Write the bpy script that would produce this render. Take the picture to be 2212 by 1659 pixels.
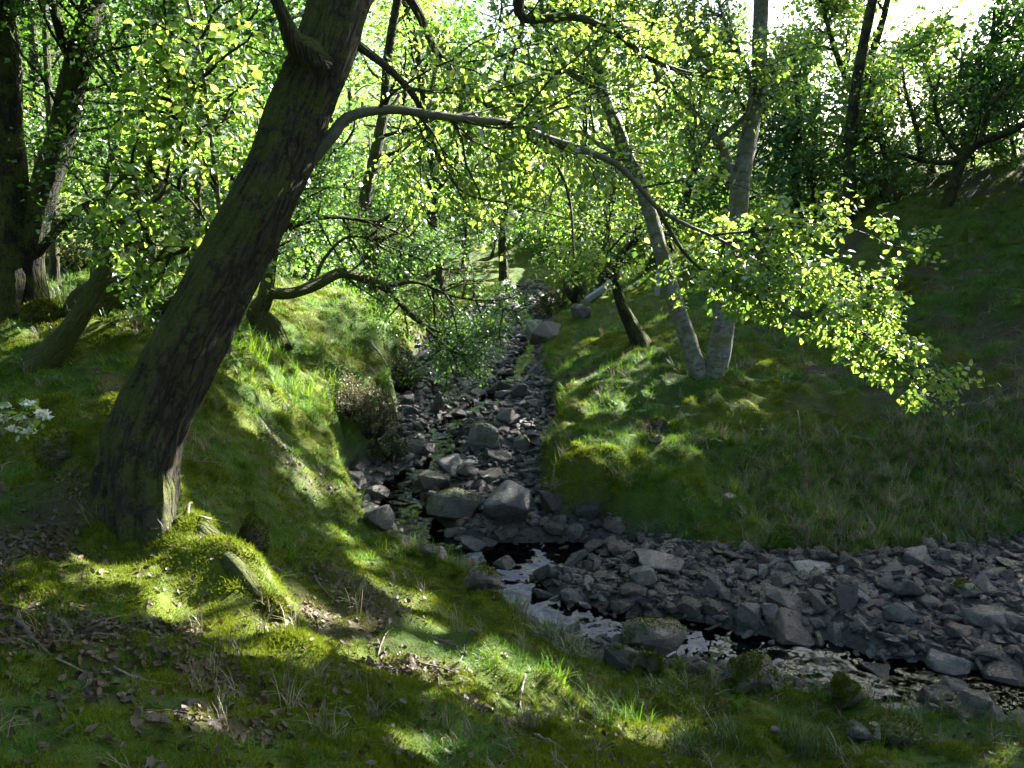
import bpy, bmesh, math, random
import numpy as np
from mathutils import Vector, Matrix

sc = bpy.context.scene
for o in list(bpy.data.objects):
    bpy.data.objects.remove(o)

# ------------------------------------------------------------------ camera, sky, sun, exposure
EYE = 3.2
PITCH = math.radians(10)
FPX, CX, CY = 1841.0, 1106.0, 829.5
cam_d = bpy.data.cameras.new('camera')
cam_d.sensor_width = 36
cam_d.lens = 36 * FPX / 2212
cam_d.clip_start, cam_d.clip_end = 0.05, 3000
cam = bpy.data.objects.new('camera', cam_d)
sc.collection.objects.link(cam)
cam.location = (0, 0, EYE)
cam.rotation_euler = (math.radians(90) - PITCH, 0, 0)
sc.camera = cam

SUN_AZ, SUN_EL = math.radians(50), math.radians(32)      # azimuth clockwise from +Y
SUN = np.array([math.sin(SUN_AZ) * math.cos(SUN_EL), math.cos(SUN_AZ) * math.cos(SUN_EL), math.sin(SUN_EL)])
world = bpy.data.worlds.new('World')
sc.world = world
world.use_nodes = True
wn = world.node_tree
wn.nodes.clear()
sky = wn.nodes.new('ShaderNodeTexSky')
sky.sky_type = 'NISHITA'
sky.sun_disc = False
sky.sun_elevation = SUN_EL
sky.sun_rotation = SUN_AZ
sky.air_density, sky.dust_density, sky.ozone_density = 1.0, 2.5, 1.0
bg = wn.nodes.new('ShaderNodeBackground')
bg.inputs['Strength'].default_value = 0.052
wo = wn.nodes.new('ShaderNodeOutputWorld')
wn.links.new(sky.outputs[0], bg.inputs[0])
wn.links.new(bg.outputs[0], wo.inputs[0])

sun_d = bpy.data.lights.new('sun', 'SUN')
sun_d.energy = 5.0
sun_d.angle = math.radians(0.53)
sun_d.color = (1.0, 0.95, 0.84)
sun = bpy.data.objects.new('sun', sun_d)
sc.collection.objects.link(sun)
sun.rotation_euler = Vector(SUN).to_track_quat('Z', 'Y').to_euler()
sun.location = tuple(SUN * 60)

vs = sc.view_settings
vs.view_transform = 'Standard'
vs.look = 'None'
vs.exposure = 3.45
vs.gamma = 1.0
vs.use_curve_mapping = False
sc.render.engine = 'CYCLES'
cy = sc.cycles
cy.use_denoising = True
cy.use_adaptive_sampling = True
cy.adaptive_threshold = 0.02
cy.max_bounces = 6
cy.diffuse_bounces = 3
cy.glossy_bounces = 2
cy.transmission_bounces = 4
cy.transparent_max_bounces = 6
cy.caustics_reflective = False
cy.caustics_refractive = False

# ------------------------------------------------------------------ maths helpers
R = np.random.default_rng(7)


def hash3(ix, iy, iz, seed=0):
    h = (ix.astype(np.int64) * 374761393 + iy.astype(np.int64) * 668265263 + iz.astype(np.int64) * 2147483647 + seed * 1274126177) & 0xFFFFFFFF
    h = ((h ^ (h >> 13)) * 1274126177) & 0xFFFFFFFF
    h = h ^ (h >> 16)
    return (h & 0xFFFFFF) / float(0xFFFFFF)


def vnoise(p, seed=0):
    """value noise in -1..1 for an (N,3) array"""
    i = np.floor(p)
    f = p - i
    f = f * f * (3 - 2 * f)
    i = i.astype(np.int64)
    r = 0
    for dx in (0, 1):
        wx = f[:, 0] if dx else 1 - f[:, 0]
        for dy in (0, 1):
            wy = f[:, 1] if dy else 1 - f[:, 1]
            for dz in (0, 1):
                wz = f[:, 2] if dz else 1 - f[:, 2]
                r = r + wx * wy * wz * hash3(i[:, 0] + dx, i[:, 1] + dy, i[:, 2] + dz, seed)
    return r * 2 - 1


def n2(x, y, s=1.0, seed=0, octaves=1):
    x = np.asarray(x, float).ravel(); y = np.asarray(y, float).ravel()
    a, t, tot = 1.0, 0, 0
    for k in range(octaves):
        c, sn = math.cos(k * 1.1 + seed), math.sin(k * 1.1 + seed)
        p = np.stack([(x * c - y * sn) * s, (x * sn + y * c) * s, np.full_like(x, seed * 3.7 + k * 1.3)], 1)
        t = t + a * vnoise(p, seed + k); tot += a
        a *= 0.5; s *= 2.03
    return t / tot


def smooth(a, b, x):
    t = np.clip((x - a) / (b - a), 0, 1)
    return t * t * (3 - 2 * t)


CP, SP = math.cos(PITCH), math.sin(PITCH)


def ray(px, py):
    dx = (px - CX) / FPX
    dv = (CY - py) / FPX
    return np.array([dx, CP + dv * SP, -SP + dv * CP])


def P(px, py, Y):
    d = ray(px, py)
    return np.array([0, 0, EYE]) + d * (Y / d[1])


# ------------------------------------------------------------------ terrain
BED_Y = np.array([-10, 3, 5, 7, 9.3, 11.6, 16, 22, 30, 45, 80])
BED_Z = np.array([-0.4, -0.15, -0.05, 0.10, 0.25, 0.60, 1.0, 1.45, 2.3, 5.0, 12.0])


def water_z(x, y):
    return np.interp(y, BED_Y, BED_Z)


def on_bed(px, py):
    d = ray(px, py)
    ts = np.linspace(2, 45, 2000)
    for t in ts:
        q = np.array([0, 0, EYE]) + d * t
        if q[2] <= np.interp(q[1], BED_Y, BED_Z):
            return q
    return q


near_edge = [(2900, 1660), (2500, 1610), (2212, 1590), (2050, 1560), (1850, 1530), (1600, 1500), (1450, 1450), (1300, 1455), (1180, 1400), (1110, 1330), (1060, 1270),
             (960, 1230), (870, 1200), (800, 1150), (750, 1080), (770, 1030), (830, 980), (860, 920), (850, 880), (880, 830), (900, 790), (930, 750), (1010, 690), (1080, 650), (1085, 615)]
far_edge = [(1165, 615), (1205, 650), (1215, 700), (1175, 740), (1160, 790), (1180, 860), (1190, 930), (1170, 1000), (1165, 1080), (1180, 1130), (1300, 1150),
            (1330, 1170), (1480, 1190), (1600, 1210), (1850, 1225), (2000, 1200), (2212, 1180), (2500, 1170), (2900, 1165)]
CHAN = np.array([on_bed(*q)[:2] for q in near_edge + far_edge])
WPATH = np.array([on_bed(*q)[:2] for q in [(1120, 620), (1130, 665), (1150, 740), (1120, 800), (1060, 870), (950, 930), (970, 985), (860, 1050), (870, 1100), (920, 1150), (1000, 1210),
                                           (1110, 1195), (1230, 1195), (1110, 1220), (1095, 1260), (1150, 1325), (1260, 1350), (1400, 1365), (1540, 1395), (1690, 1430), (1800, 1435), (1900, 1500), (1990, 1475), (2120, 1500), (2300, 1520), (2600, 1540)]])


def poly_sd(x, y, poly):
    x = np.asarray(x, float); y = np.asarray(y, float)
    d2 = np.full(x.shape, 1e9)
    inside = np.zeros(x.shape, bool)
    n = len(poly)
    for i in range(n):
        ax, ay = poly[i]; bx, by = poly[(i + 1) % n]
        ex, ey = bx - ax, by - ay
        t = np.clip(((x - ax) * ex + (y - ay) * ey) / (ex * ex + ey * ey + 1e-12), 0, 1)
        d2 = np.minimum(d2, (x - ax - t * ex) ** 2 + (y - ay - t * ey) ** 2)
        c = ((ay > y) != (by > y)) & (x < (bx - ax) * (y - ay) / (by - ay + 1e-12) + ax)
        inside ^= c
    d = np.sqrt(d2)
    return np.where(inside, -d, d)


def line_d(x, y, pl):
    d2 = np.full(np.shape(x), 1e9)
    for i in range(len(pl) - 1):
        ax, ay = pl[i][:2]; bx, by = pl[i + 1][:2]
        ex, ey = bx - ax, by - ay
        t = np.clip(((x - ax) * ex + (y - ay) * ey) / (ex * ex + ey * ey + 1e-12), 0, 1)
        d2 = np.minimum(d2, (x - ax - t * ex) ** 2 + (y - ay - t * ey) ** 2)
    return np.sqrt(d2)


bank_px = [(300, 1050, 5.4), (100, 1150, 4.6), (50, 1300, 3.7), (200, 1659, 2.35), (-300, 1659, 2.25), (-300, 1150, 4.5), (600, 1659, 2.6), (640, 1430, 3.9), (450, 1250, 4.7),
           (900, 1659, 2.95), (1100, 1659, 3.4), (900, 1330, 5.4), (760, 1190, 6.6), (640, 1000, 7.6), (620, 830, 9.2), (500, 740, 9.6), (450, 950, 6.9), (560, 690, 10.6),
           (700, 640, 14.5), (850, 690, 13), (890, 760, 13.3), (800, 790, 11.8), (250, 640, 13), (200, 590, 18), (50, 700, 8.5), (100, 850, 6.8), (200, 950, 6.1), (640, 615, 19),
           (980, 660, 19.5), (780, 1000, 9.4), (720, 900, 9.6), (700, 1100, 7.6), (-400, 750, 7.5), (-300, 600, 15), (380, 700, 8.6), (1250, 1480, 4.7), (1420, 1570, 4.75),
           (2212, 1659, 4.55), (1700, 1600, 4.75), (1180, 1430, 5.6), (1050, 1340, 6.0), (2600, 1700, 4.3), (1500, 1659, 4.2), (1900, 1659, 4.45),
           (1185, 1000, 8.9), (1280, 970, 8.75), (1350, 1062, 8.3), (1500, 1165, 8.0), (1800, 1200, 7.9), (2100, 1165, 7.95), (2212, 1090, 8.3), (1900, 1000, 9.3), (1540, 820, 11),
           (1205, 840, 12.1), (1210, 730, 15.2), (1370, 740, 13), (1400, 640, 17), (1300, 655, 18), (1600, 650, 16), (1800, 700, 13.6), (2000, 800, 11), (2150, 600, 13),
           (2000, 480, 16), (2212, 400, 16), (1850, 450, 18), (1700, 400, 22), (1450, 345, 27), (2212, 800, 10.6), (2500, 700, 11), (2600, 1000, 8.8), (2700, 350, 14), (1250, 600, 26), (1050, 590, 28),
           (1600, 1050, 8.9), (1400, 900, 10.1)]
BK = [P(*q) for q in bank_px]
for q in [(0, 40, 5.2), (0, 60, 10.0), (0, 110, 17), (-20, 42, 6.5), (-14, 28, 3.4), (-30, 70, 17), (-45, 110, 30), (30, 62, 6.5), (14, 40, 5.6), (13, 24, 4.9), (20, 16, 6.5), (34, 34, 6.5), (40, 10, 9), (14, 5, 3.3), (60, 110, 9), (-60, 40, 9), (-40, 10, 5),
          (-12, 0, 2.6), (0, -12, 1.2), (20, -20, 1.0), (-40, -40, 4), (60, -40, 6), (0, 220, 22), (-160, 200, 50), (160, 200, 12), (200, 0, 20), (-200, 0, 25), (0, -200, 10)]:
    BK.append(np.array(q, float))
BK = np.array(BK)


def _tps_k(r2):
    return np.where(r2 > 1e-9, r2 * np.log(np.maximum(r2, 1e-9)), 0)


def tps_fit(pts, lam):
    n = len(pts)
    xy = pts[:, :2]
    K = _tps_k(((xy[:, None] - xy[None]) ** 2).sum(-1)) + lam * np.eye(n)
    A = np.zeros((n + 3, n + 3))
    A[:n, :n] = K
    A[:n, n] = 1; A[:n, n + 1:] = xy
    A[n, :n] = 1; A[n + 1:, :n] = xy.T
    return np.linalg.solve(A, np.concatenate([pts[:, 2], np.zeros(3)]))


TW = tps_fit(BK, 0.4)


def tps(x, y):
    out = np.full(x.shape, TW[len(BK)]) + TW[len(BK) + 1] * x + TW[len(BK) + 2] * y
    for i in range(len(BK)):
        out += TW[i] * _tps_k((x - BK[i, 0]) ** 2 + (y - BK[i, 1]) ** 2)
    return out


ROOT_RIDGE = [P(300, 1080, 5.2), P(400, 1190, 4.85), P(520, 1310, 4.35), P(640, 1425, 3.9)]
BANKLET = [P(480, 720, 9.7), P(560, 790, 9.4), P(650, 850, 9.2), P(740, 850, 9.8)]
BANKFAR = [P(780, 670, 13.4), P(850, 690, 13.0), P(895, 740, 13.0)]


def terrain(x, y):
    x = np.asarray(x, float); y = np.asarray(y, float)
    sh = x.shape
    x = x.ravel(); y = y.ravel()
    sd = poly_sd(x, y, CHAN)
    dist = np.hypot(x, y)
    near = smooth(40, 15, dist)
    lum = n2(x, y, 0.9, 3, 2) * 0.14 + np.maximum(n2(x, y, 2.6, 5, 2), -0.2) * 0.17 + (0.3 - np.abs(n2(x, y, 3.6, 6, 2))) * 0.10 + n2(x, y, 8, 9, 2) * 0.035
    far = n2(x, y, 0.09, 21, 3) * 1.2
    rb = smooth(0.1, 0.6, x) * smooth(4.2, 2.8, x) * smooth(7.6, 8.4, y) * smooth(13, 11, y)
    lum = lum + rb * ((0.32 - np.abs(n2(x, y, 1.9, 81, 2))) * 0.30 + n2(x, y, 5.5, 83, 2) * 0.05)
    bank = tps(x, y) + lum * (0.35 + 0.65 * near) * smooth(-0.1, 0.5, sd) + far * smooth(25, 60, dist)
    # tussocky left bank
    tb = smooth(2.2, 0.6, line_d(x, y, BANKLET)) + smooth(1.4, 0.4, line_d(x, y, BANKFAR))
    bank += tb * np.maximum(n2(x, y, 3.4, 31, 2), -0.3) * 0.24
    rd = line_d(x, y, ROOT_RIDGE)
    bank += (0.20 + 0.10 * n2(x, y, 4, 37, 2)) * np.exp(-(rd / 0.24) ** 2) * (0.7 + 1.1 * smooth(4.0, 5.2, y))
    bank += (0.34 + 0.08 * n2(x, y, 3.5, 39, 2)) * np.exp(-((x + 2.62) ** 2 + ((y - 5.12) * 1.2) ** 2) / 0.42 ** 2)
    wz = water_z(x, y)
    dw = line_d(x, y, WPATH)
    ww = np.interp(y, [5, 8, 9.5, 30], [0.46, 0.44, 0.30, 0.30])
    bed = wz + 0.08 - 0.20 * smooth(0, 1, (ww - dw) / (ww - 0.08)) + n2(x, y, 1.6, 13, 2) * 0.05 + n2(x, y, 6, 17, 1) * 0.02
    w = smooth(-0.04, 0.20, sd + n2(x, y, 2.2, 19, 2) * 0.13 + n2(x, y, 7.0, 20, 1) * 0.06)
    bank = np.maximum(bank, wz + 0.06 + 0.10 * smooth(0, 0.3, sd) * (1 + n2(x, y, 4, 23)))
    z = bed * (1 - w) + bank * w
    return z.reshape(sh)


def gz(x, y):
    return float(terrain(np.array([x]), np.array([y]))[0])


def hit(px, py, y0=1.5, y1=60):
    d = ray(px, py)
    ys = np.geomspace(y0, y1, 900)
    t = ys / d[1]
    X, Z = d[0] * t, EYE + d[2] * t
    g = terrain(X, ys)
    k = np.argmax(Z <= g)
    if Z[k] > g[k]:
        k = len(ys) - 1
    return np.array([X[k], ys[k], g[k]])


def gnormal(x, y, e=0.06):
    zx = (terrain(x + e, y) - terrain(x - e, y)) / (2 * e)
    zy = (terrain(x, y + e) - terrain(x, y - e)) / (2 * e)
    n = np.stack([-zx, -zy, np.ones_like(zx)], -1)
    return n / np.linalg.norm(n, axis=-1, keepdims=True)


# ground cover masks (what grows where)
def cover(x, y):
    """litter, moss in 0..1 ; rest is grass"""
    sh = np.shape(x); x = np.ravel(x); y = np.ravel(y)
    lit = n2(x, y, 0.8, 41, 3) * 0.9 + n2(x, y, 3.5, 43, 2) * 0.5
    # leaf drifts of the near bank and the bare brown hillside on the right
    hill = smooth(2.6, 5.5, x - 0.12 * y) * smooth(8.5, 10.5, y)
    nearb = smooth(6.5, 4.5, y) * smooth(2.0, 0.0, x)
    lit = lit + 0.30 * hill + 0.12 * nearb - 0.26
    bare = smooth(0.9, 0.3, np.hypot(x + 1.75, (y - 7.3) * 0.6)) * 0.30  # left bank patch: bare soil, with brown shade painted into the cover
    lit = lit + bare
    ridge = np.exp(-(line_d(x, y, ROOT_RIDGE) / 0.28) ** 2)
    lit = smooth(-0.12, 0.46, lit - ridge * 0.8)
    mo = smooth(-0.32, 0.22, 0.22 * nearb + n2(x, y, 0.9, 51, 3) + n2(x, y, 4, 53, 2) * 0.5 + ridge)
    # rough pale grass at the foot of the right bank
    rough = smooth(1.8, 3.0, x) * smooth(10.2, 9.3, y) * smooth(7.4, 7.9, y)
    mo = mo * (1 - 0.7 * rough)
    return lit.reshape(sh), mo.reshape(sh), rough.reshape(sh)


# ------------------------------------------------------------------ mesh helpers
def new_mesh(name, verts, faces_quads=None, faces_tris=None, mat=None, attrs=None, smooth_shade=True):
    """numpy verts (N,3); quads (M,4); tris (K,3)"""
    me = bpy.data.meshes.new(name)
    verts = np.ascontiguousarray(verts, np.float32)
    q = np.zeros((0, 4), np.int32) if faces_quads is None else np.asarray(faces_quads, np.int32)
    t = np.zeros((0, 3), np.int32) if faces_tris is None else np.asarray(faces_tris, np.int32)
    me.vertices.add(len(verts))
    me.vertices.foreach_set('co', verts.ravel())
    nl = q.size + t.size
    me.loops.add(nl)
    me.loops.foreach_set('vertex_index', np.concatenate([q.ravel(), t.ravel()]).astype(np.int32))
    me.polygons.add(len(q) + len(t))
    starts = np.concatenate([np.arange(len(q)) * 4, q.size + np.arange(len(t)) * 3]).astype(np.int32)
    me.polygons.foreach_set('loop_start', starts)
    if smooth_shade:
        me.polygons.foreach_set('use_smooth', np.ones(len(q) + len(t), bool))
    me.update(calc_edges=True)
    for k, v in (attrs or {}).items():
        v = np.asarray(v, np.float32)
        if v.ndim == 1:
            a = me.attributes.new(k, 'FLOAT', 'POINT'); a.data.foreach_set('value', v)
        else:
            a = me.attributes.new(k, 'FLOAT_VECTOR', 'POINT'); a.data.foreach_set('vector', v.ravel())
    if mat:
        me.materials.append(mat)
    return me


def link(name, data, parent=None, label=None, cat=None, group=None, kind=None):
    o = bpy.data.objects.new(name, data)
    sc.collection.objects.link(o)
    if parent:
        o.parent = parent
    if label: o['label'] = label
    if cat: o['category'] = cat
    if group: o['group'] = group
    if kind: o['kind'] = kind
    return o


def thing(name, loc, label, cat, group=None):
    o = link(name, None, None, label, cat, group)
    o.empty_display_size = 0.2
    o.location = tuple(loc)
    return o


# ------------------------------------------------------------------ materials
def mat_new(name):
    m = bpy.data.materials.new(name)
    m.use_nodes = True
    nt = m.node_tree
    nt.nodes.clear()
    out = nt.nodes.new('ShaderNodeOutputMaterial')
    return m, nt, out


class NT:
    def __init__(s, nt): s.nt = nt
    def n(s, t, **kw):
        nd = s.nt.nodes.new(t)
        for k, v in kw.items():
            if k in nd.inputs: nd.inputs[k].default_value = v
            else: setattr(nd, k, v)
        return nd
    def l(s, a, b): s.nt.links.new(a, b)
    def noise(s, scale, detail=4, rough=0.55, co=None, dims=None):
        nd = s.n('ShaderNodeTexNoise', Scale=scale, Detail=detail, Roughness=rough)
        if co is not None: s.l(co, nd.inputs['Vector'])
        return nd.outputs['Fac']
    def ramp(s, fac, stops):
        nd = s.n('ShaderNodeValToRGB')
        e = nd.color_ramp.elements
        while len(e) < len(stops): e.new(0.5)
        for i, (p, c) in enumerate(stops):
            e[i].position = p
            e[i].color = (c[0], c[1], c[2], 1) if not np.isscalar(c) else (c, c, c, 1)
        s.l(fac, nd.inputs[0])
        return nd.outputs[0]
    def mix(s, fac, a, b, mode='MIX'):
        nd = s.n('ShaderNodeMix'); nd.data_type = 'RGBA'; nd.blend_type = mode
        if hasattr(fac, 'links') or hasattr(fac, 'is_linked'): s.l(fac, nd.inputs[0])
        else: nd.inputs[0].default_value = fac
        for v, k in ((a, 6), (b, 7)):
            if hasattr(v, 'is_linked'): s.l(v, nd.inputs[k])
            else: nd.inputs[k].default_value = (v[0], v[1], v[2], 1)
        return nd.outputs[2]
    def math(s, op, a, b=0.0, clamp=False):
        nd = s.n('ShaderNodeMath'); nd.operation = op; nd.use_clamp = clamp
        for v, k in ((a, 0), (b, 1)):
            if hasattr(v, 'is_linked'): s.l(v, nd.inputs[k])
            else: nd.inputs[k].default_value = v
        return nd.outputs[0]
    def attr(s, name, typ='GEOMETRY'):
        nd = s.n('ShaderNodeAttribute'); nd.attribute_name = name; nd.attribute_type = typ
        return nd.outputs['Fac']
    def bump(s, h, strength=0.5, dist=0.02):
        nd = s.n('ShaderNodeBump', Strength=strength, Distance=dist)
        s.l(h, nd.inputs['Height'])
        return nd.outputs[0]


def m_ground():
    m, nt, out = mat_new('ground_turf'); T = NT(nt)
    co = T.n('ShaderNodeTexCoord').outputs['Object']
    lit, mo, bed = T.attr('litter'), T.attr('moss'), T.attr('bed')
    g = T.ramp(T.noise(9, 6, 0.7, co), [(0.3, (0.018, 0.042, 0.005)), (0.7, (0.05, 0.095, 0.010))])
    ms = T.ramp(T.noise(14, 6, 0.7, co), [(0.3, (0.034, 0.052, 0.005)), (0.7, (0.09, 0.115, 0.010))])
    li = T.ramp(T.noise(30, 6, 0.75, co), [(0.3, (0.018, 0.012, 0.008)), (0.55, (0.05, 0.034, 0.024)), (0.75, (0.10, 0.075, 0.055))])
    bd = T.ramp(T.noise(25, 6, 0.7, co), [(0.3, (0.02, 0.019, 0.02)), (0.7, (0.075, 0.072, 0.072))])
    c = T.mix(mo, g, ms)
    c = T.mix(T.math('MULTIPLY', lit, 0.85), c, li)
    c = T.mix(bed, c, bd)
    b = T.n('ShaderNodeBsdfPrincipled', Roughness=0.9)
    b.inputs['Specular IOR Level'].default_value = 0.25
    T.l(c, b.inputs['Base Color'])
    h = T.math('ADD', T.noise(40, 6, 0.7, co), T.math('MULTIPLY', T.noise(9, 4, 0.6, co), 1.5))
    T.l(T.bump(h, 0.8, 0.03), b.inputs['Normal'])
    T.l(b.outputs[0], out.inputs[0])
    return m


def m_water():
    m, nt, out = mat_new('stream_water'); T = NT(nt)
    co = T.n('ShaderNodeTexCoord').outputs['Object']
    mp = T.n('ShaderNodeMapping'); T.l(co, mp.inputs[0]); mp.inputs['Scale'].default_value = (1.0, 1.0, 1.0)
    h = T.math('ADD', T.noise(4.2, 1, 0.5, mp.outputs[0]), T.math('MULTIPLY', T.noise(12, 1, 0.5, mp.outputs[0]), 0.14))
    nrm = T.bump(h, 0.7, 0.045)
    tr = T.n('ShaderNodeBsdfTransparent'); tr.inputs[0].default_value = (0.11, 0.085, 0.055, 1)
    gl = T.n('ShaderNodeBsdfGlossy', Roughness=0.03); gl.inputs[0].default_value = (0.9, 0.95, 0.95, 1)
    T.l(nrm, gl.inputs['Normal'])
    fr = T.n('ShaderNodeFresnel', IOR=1.33); T.l(nrm, fr.inputs['Normal'])
    f = T.math('ADD', T.math('MULTIPLY', fr.outputs[0], 0.85), 0.0, True)
    mx = T.n('ShaderNodeMixShader'); T.l(f, mx.inputs[0]); T.l(tr.outputs[0], mx.inputs[1]); T.l(gl.outputs[0], mx.inputs[2])
    fo = T.n('ShaderNodeBsdfDiffuse'); fo.inputs[0].default_value = (0.5, 0.52, 0.52, 1)  # pale diffuse streaks: foam, and sky reflections painted into the water
    mps = T.n('ShaderNodeMapping'); T.l(co, mps.inputs[0]); mps.inputs['Scale'].default_value = (1.0, 0.6, 1.0)
    ff = T.math('MULTIPLY', T.math('SUBTRACT', T.math('ADD', T.math('MULTIPLY', T.attr('foam_glint'), 0.15), T.noise(16, 5, 0.7, mps.outputs[0])), 0.80), 6.0, True)
    m2 = T.n('ShaderNodeMixShader'); T.l(ff, m2.inputs[0]); T.l(mx.outputs[0], m2.inputs[1]); T.l(fo.outputs[0], m2.inputs[2])
    T.l(m2.outputs[0], out.inputs[0])
    return m


def m_bark(name, dark, light, moss_amt, moss_lo=(0.035, 0.045, 0.008), moss_hi=(0.09, 0.105, 0.018)):
    m, nt, out = mat_new(name); T = NT(nt)
    co = T.n('ShaderNodeTexCoord').outputs['Object']
    along = T.attr('along'); around = T.attr('around')
    cb = T.n('ShaderNodeCombineXYZ'); T.l(T.math('MULTIPLY', around, 1.0), cb.inputs[0]); T.l(T.math('MULTIPLY', along, 0.22), cb.inputs[1])
    v = T.n('ShaderNodeTexNoise', Scale=30, Detail=7, Roughness=0.68); T.l(cb.outputs[0], v.inputs['Vector'])
    n1 = T.noise(6, 5, 0.6, co)
    vo = T.n('ShaderNodeTexVoronoi', Scale=24); vo.feature = 'DISTANCE_TO_EDGE'; T.l(cb.outputs[0], vo.inputs['Vector'])
    crack = T.ramp(vo.outputs['Distance'], [(0.02, 0.0), (0.16, 1.0)])
    bark = T.ramp(T.math('ADD', T.math('MULTIPLY', v.outputs[0], 0.75), T.math('MULTIPLY', T.noise(34, 6, 0.75, co), 0.25)), [(0.38, dark), (0.60, light)])
    bark = T.mix(crack, T.mix(0.7, bark, dark), bark)
    geo = T.n('ShaderNodeNewGeometry')
    sx = T.n('ShaderNodeSeparateXYZ'); T.l(geo.outputs['Normal'], sx.inputs[0])
    mm = T.math('ADD', T.math('MULTIPLY', sx.outputs[2], 0.35), T.math('SUBTRACT', n1, 0.62 - 0.3 * moss_amt))
    mm = T.math('ADD', mm, T.math('MULTIPLY', T.math('SUBTRACT', T.noise(45, 5, 0.7, co), 0.5), 0.5))
    mm = T.math('MULTIPLY', mm, 10.0, True)
    moss = T.ramp(T.noise(60, 5, 0.7, co), [(0.3, moss_lo), (0.7, moss_hi)])
    lich = T.ramp(T.noise(38, 6, 0.75, co), [(0.60, 0.0), (0.66, 1.0)])
    bark = T.mix(T.math('MULTIPLY', lich, 0.55), bark, (0.17, 0.18, 0.15))
    c = T.mix(mm, bark, moss)
    b = T.n('ShaderNodeBsdfPrincipled', Roughness=0.85); b.inputs['Specular IOR Level'].default_value = 0.3
    T.l(c, b.inputs['Base Color'])
    h = T.math('ADD', T.math('ADD', T.math('MULTIPLY', v.outputs[0], 1.0), T.math('MULTIPLY', crack, 0.55)), T.math('MULTIPLY', T.noise(60, 6, 0.75, co), 0.9))
    T.l(T.bump(h, 1.0, 0.06), b.inputs['Normal'])
    T.l(b.outputs[0], out.inputs[0])
    return m


def m_birch(name='birch_bark', moss_at=0.46, band_at=0.52, k=1.0):
    m, nt, out = mat_new(name); T = NT(nt)
    co = T.n('ShaderNodeTexCoord').outputs['Object']
    along = T.attr('along'); around = T.attr('around')
    cb = T.n('ShaderNodeCombineXYZ'); T.l(T.math('MULTIPLY', around, 1.6), cb.inputs[0]); T.l(T.math('MULTIPLY', along, 3.0), cb.inputs[1])
    v = T.n('ShaderNodeTexNoise', Scale=5, Detail=6, Roughness=0.65); T.l(cb.outputs[0], v.inputs['Vector'])
    pale = T.ramp(T.noise(18, 5, 0.7, co), [(0.3, (0.09 * k, 0.092 * k, 0.088 * k)), (0.7, (0.25 * k, 0.255 * k, 0.245 * k))])
    band = T.ramp(v.outputs[0], [(band_at, 0.0), (band_at + 0.07, 1.0)])
    c = T.mix(band, pale, (0.045, 0.043, 0.04))
    low = T.math('MULTIPLY', T.math('SUBTRACT', T.noise(5, 5, 0.65, co), moss_at), 7.0, True)
    moss = T.ramp(T.noise(60, 5, 0.7, co), [(0.3, (0.04, 0.045, 0.012)), (0.7, (0.10, 0.105, 0.03))])
    c = T.mix(low, c, moss)
    b = T.n('ShaderNodeBsdfPrincipled', Roughness=0.7); T.l(c, b.inputs['Base Color'])
    h = T.math('ADD', v.outputs[0], T.noise(60, 5, 0.7, co))
    T.l(T.bump(h, 0.6, 0.02), b.inputs['Normal'])
    T.l(b.outputs[0], out.inputs[0])
    return m


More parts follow.
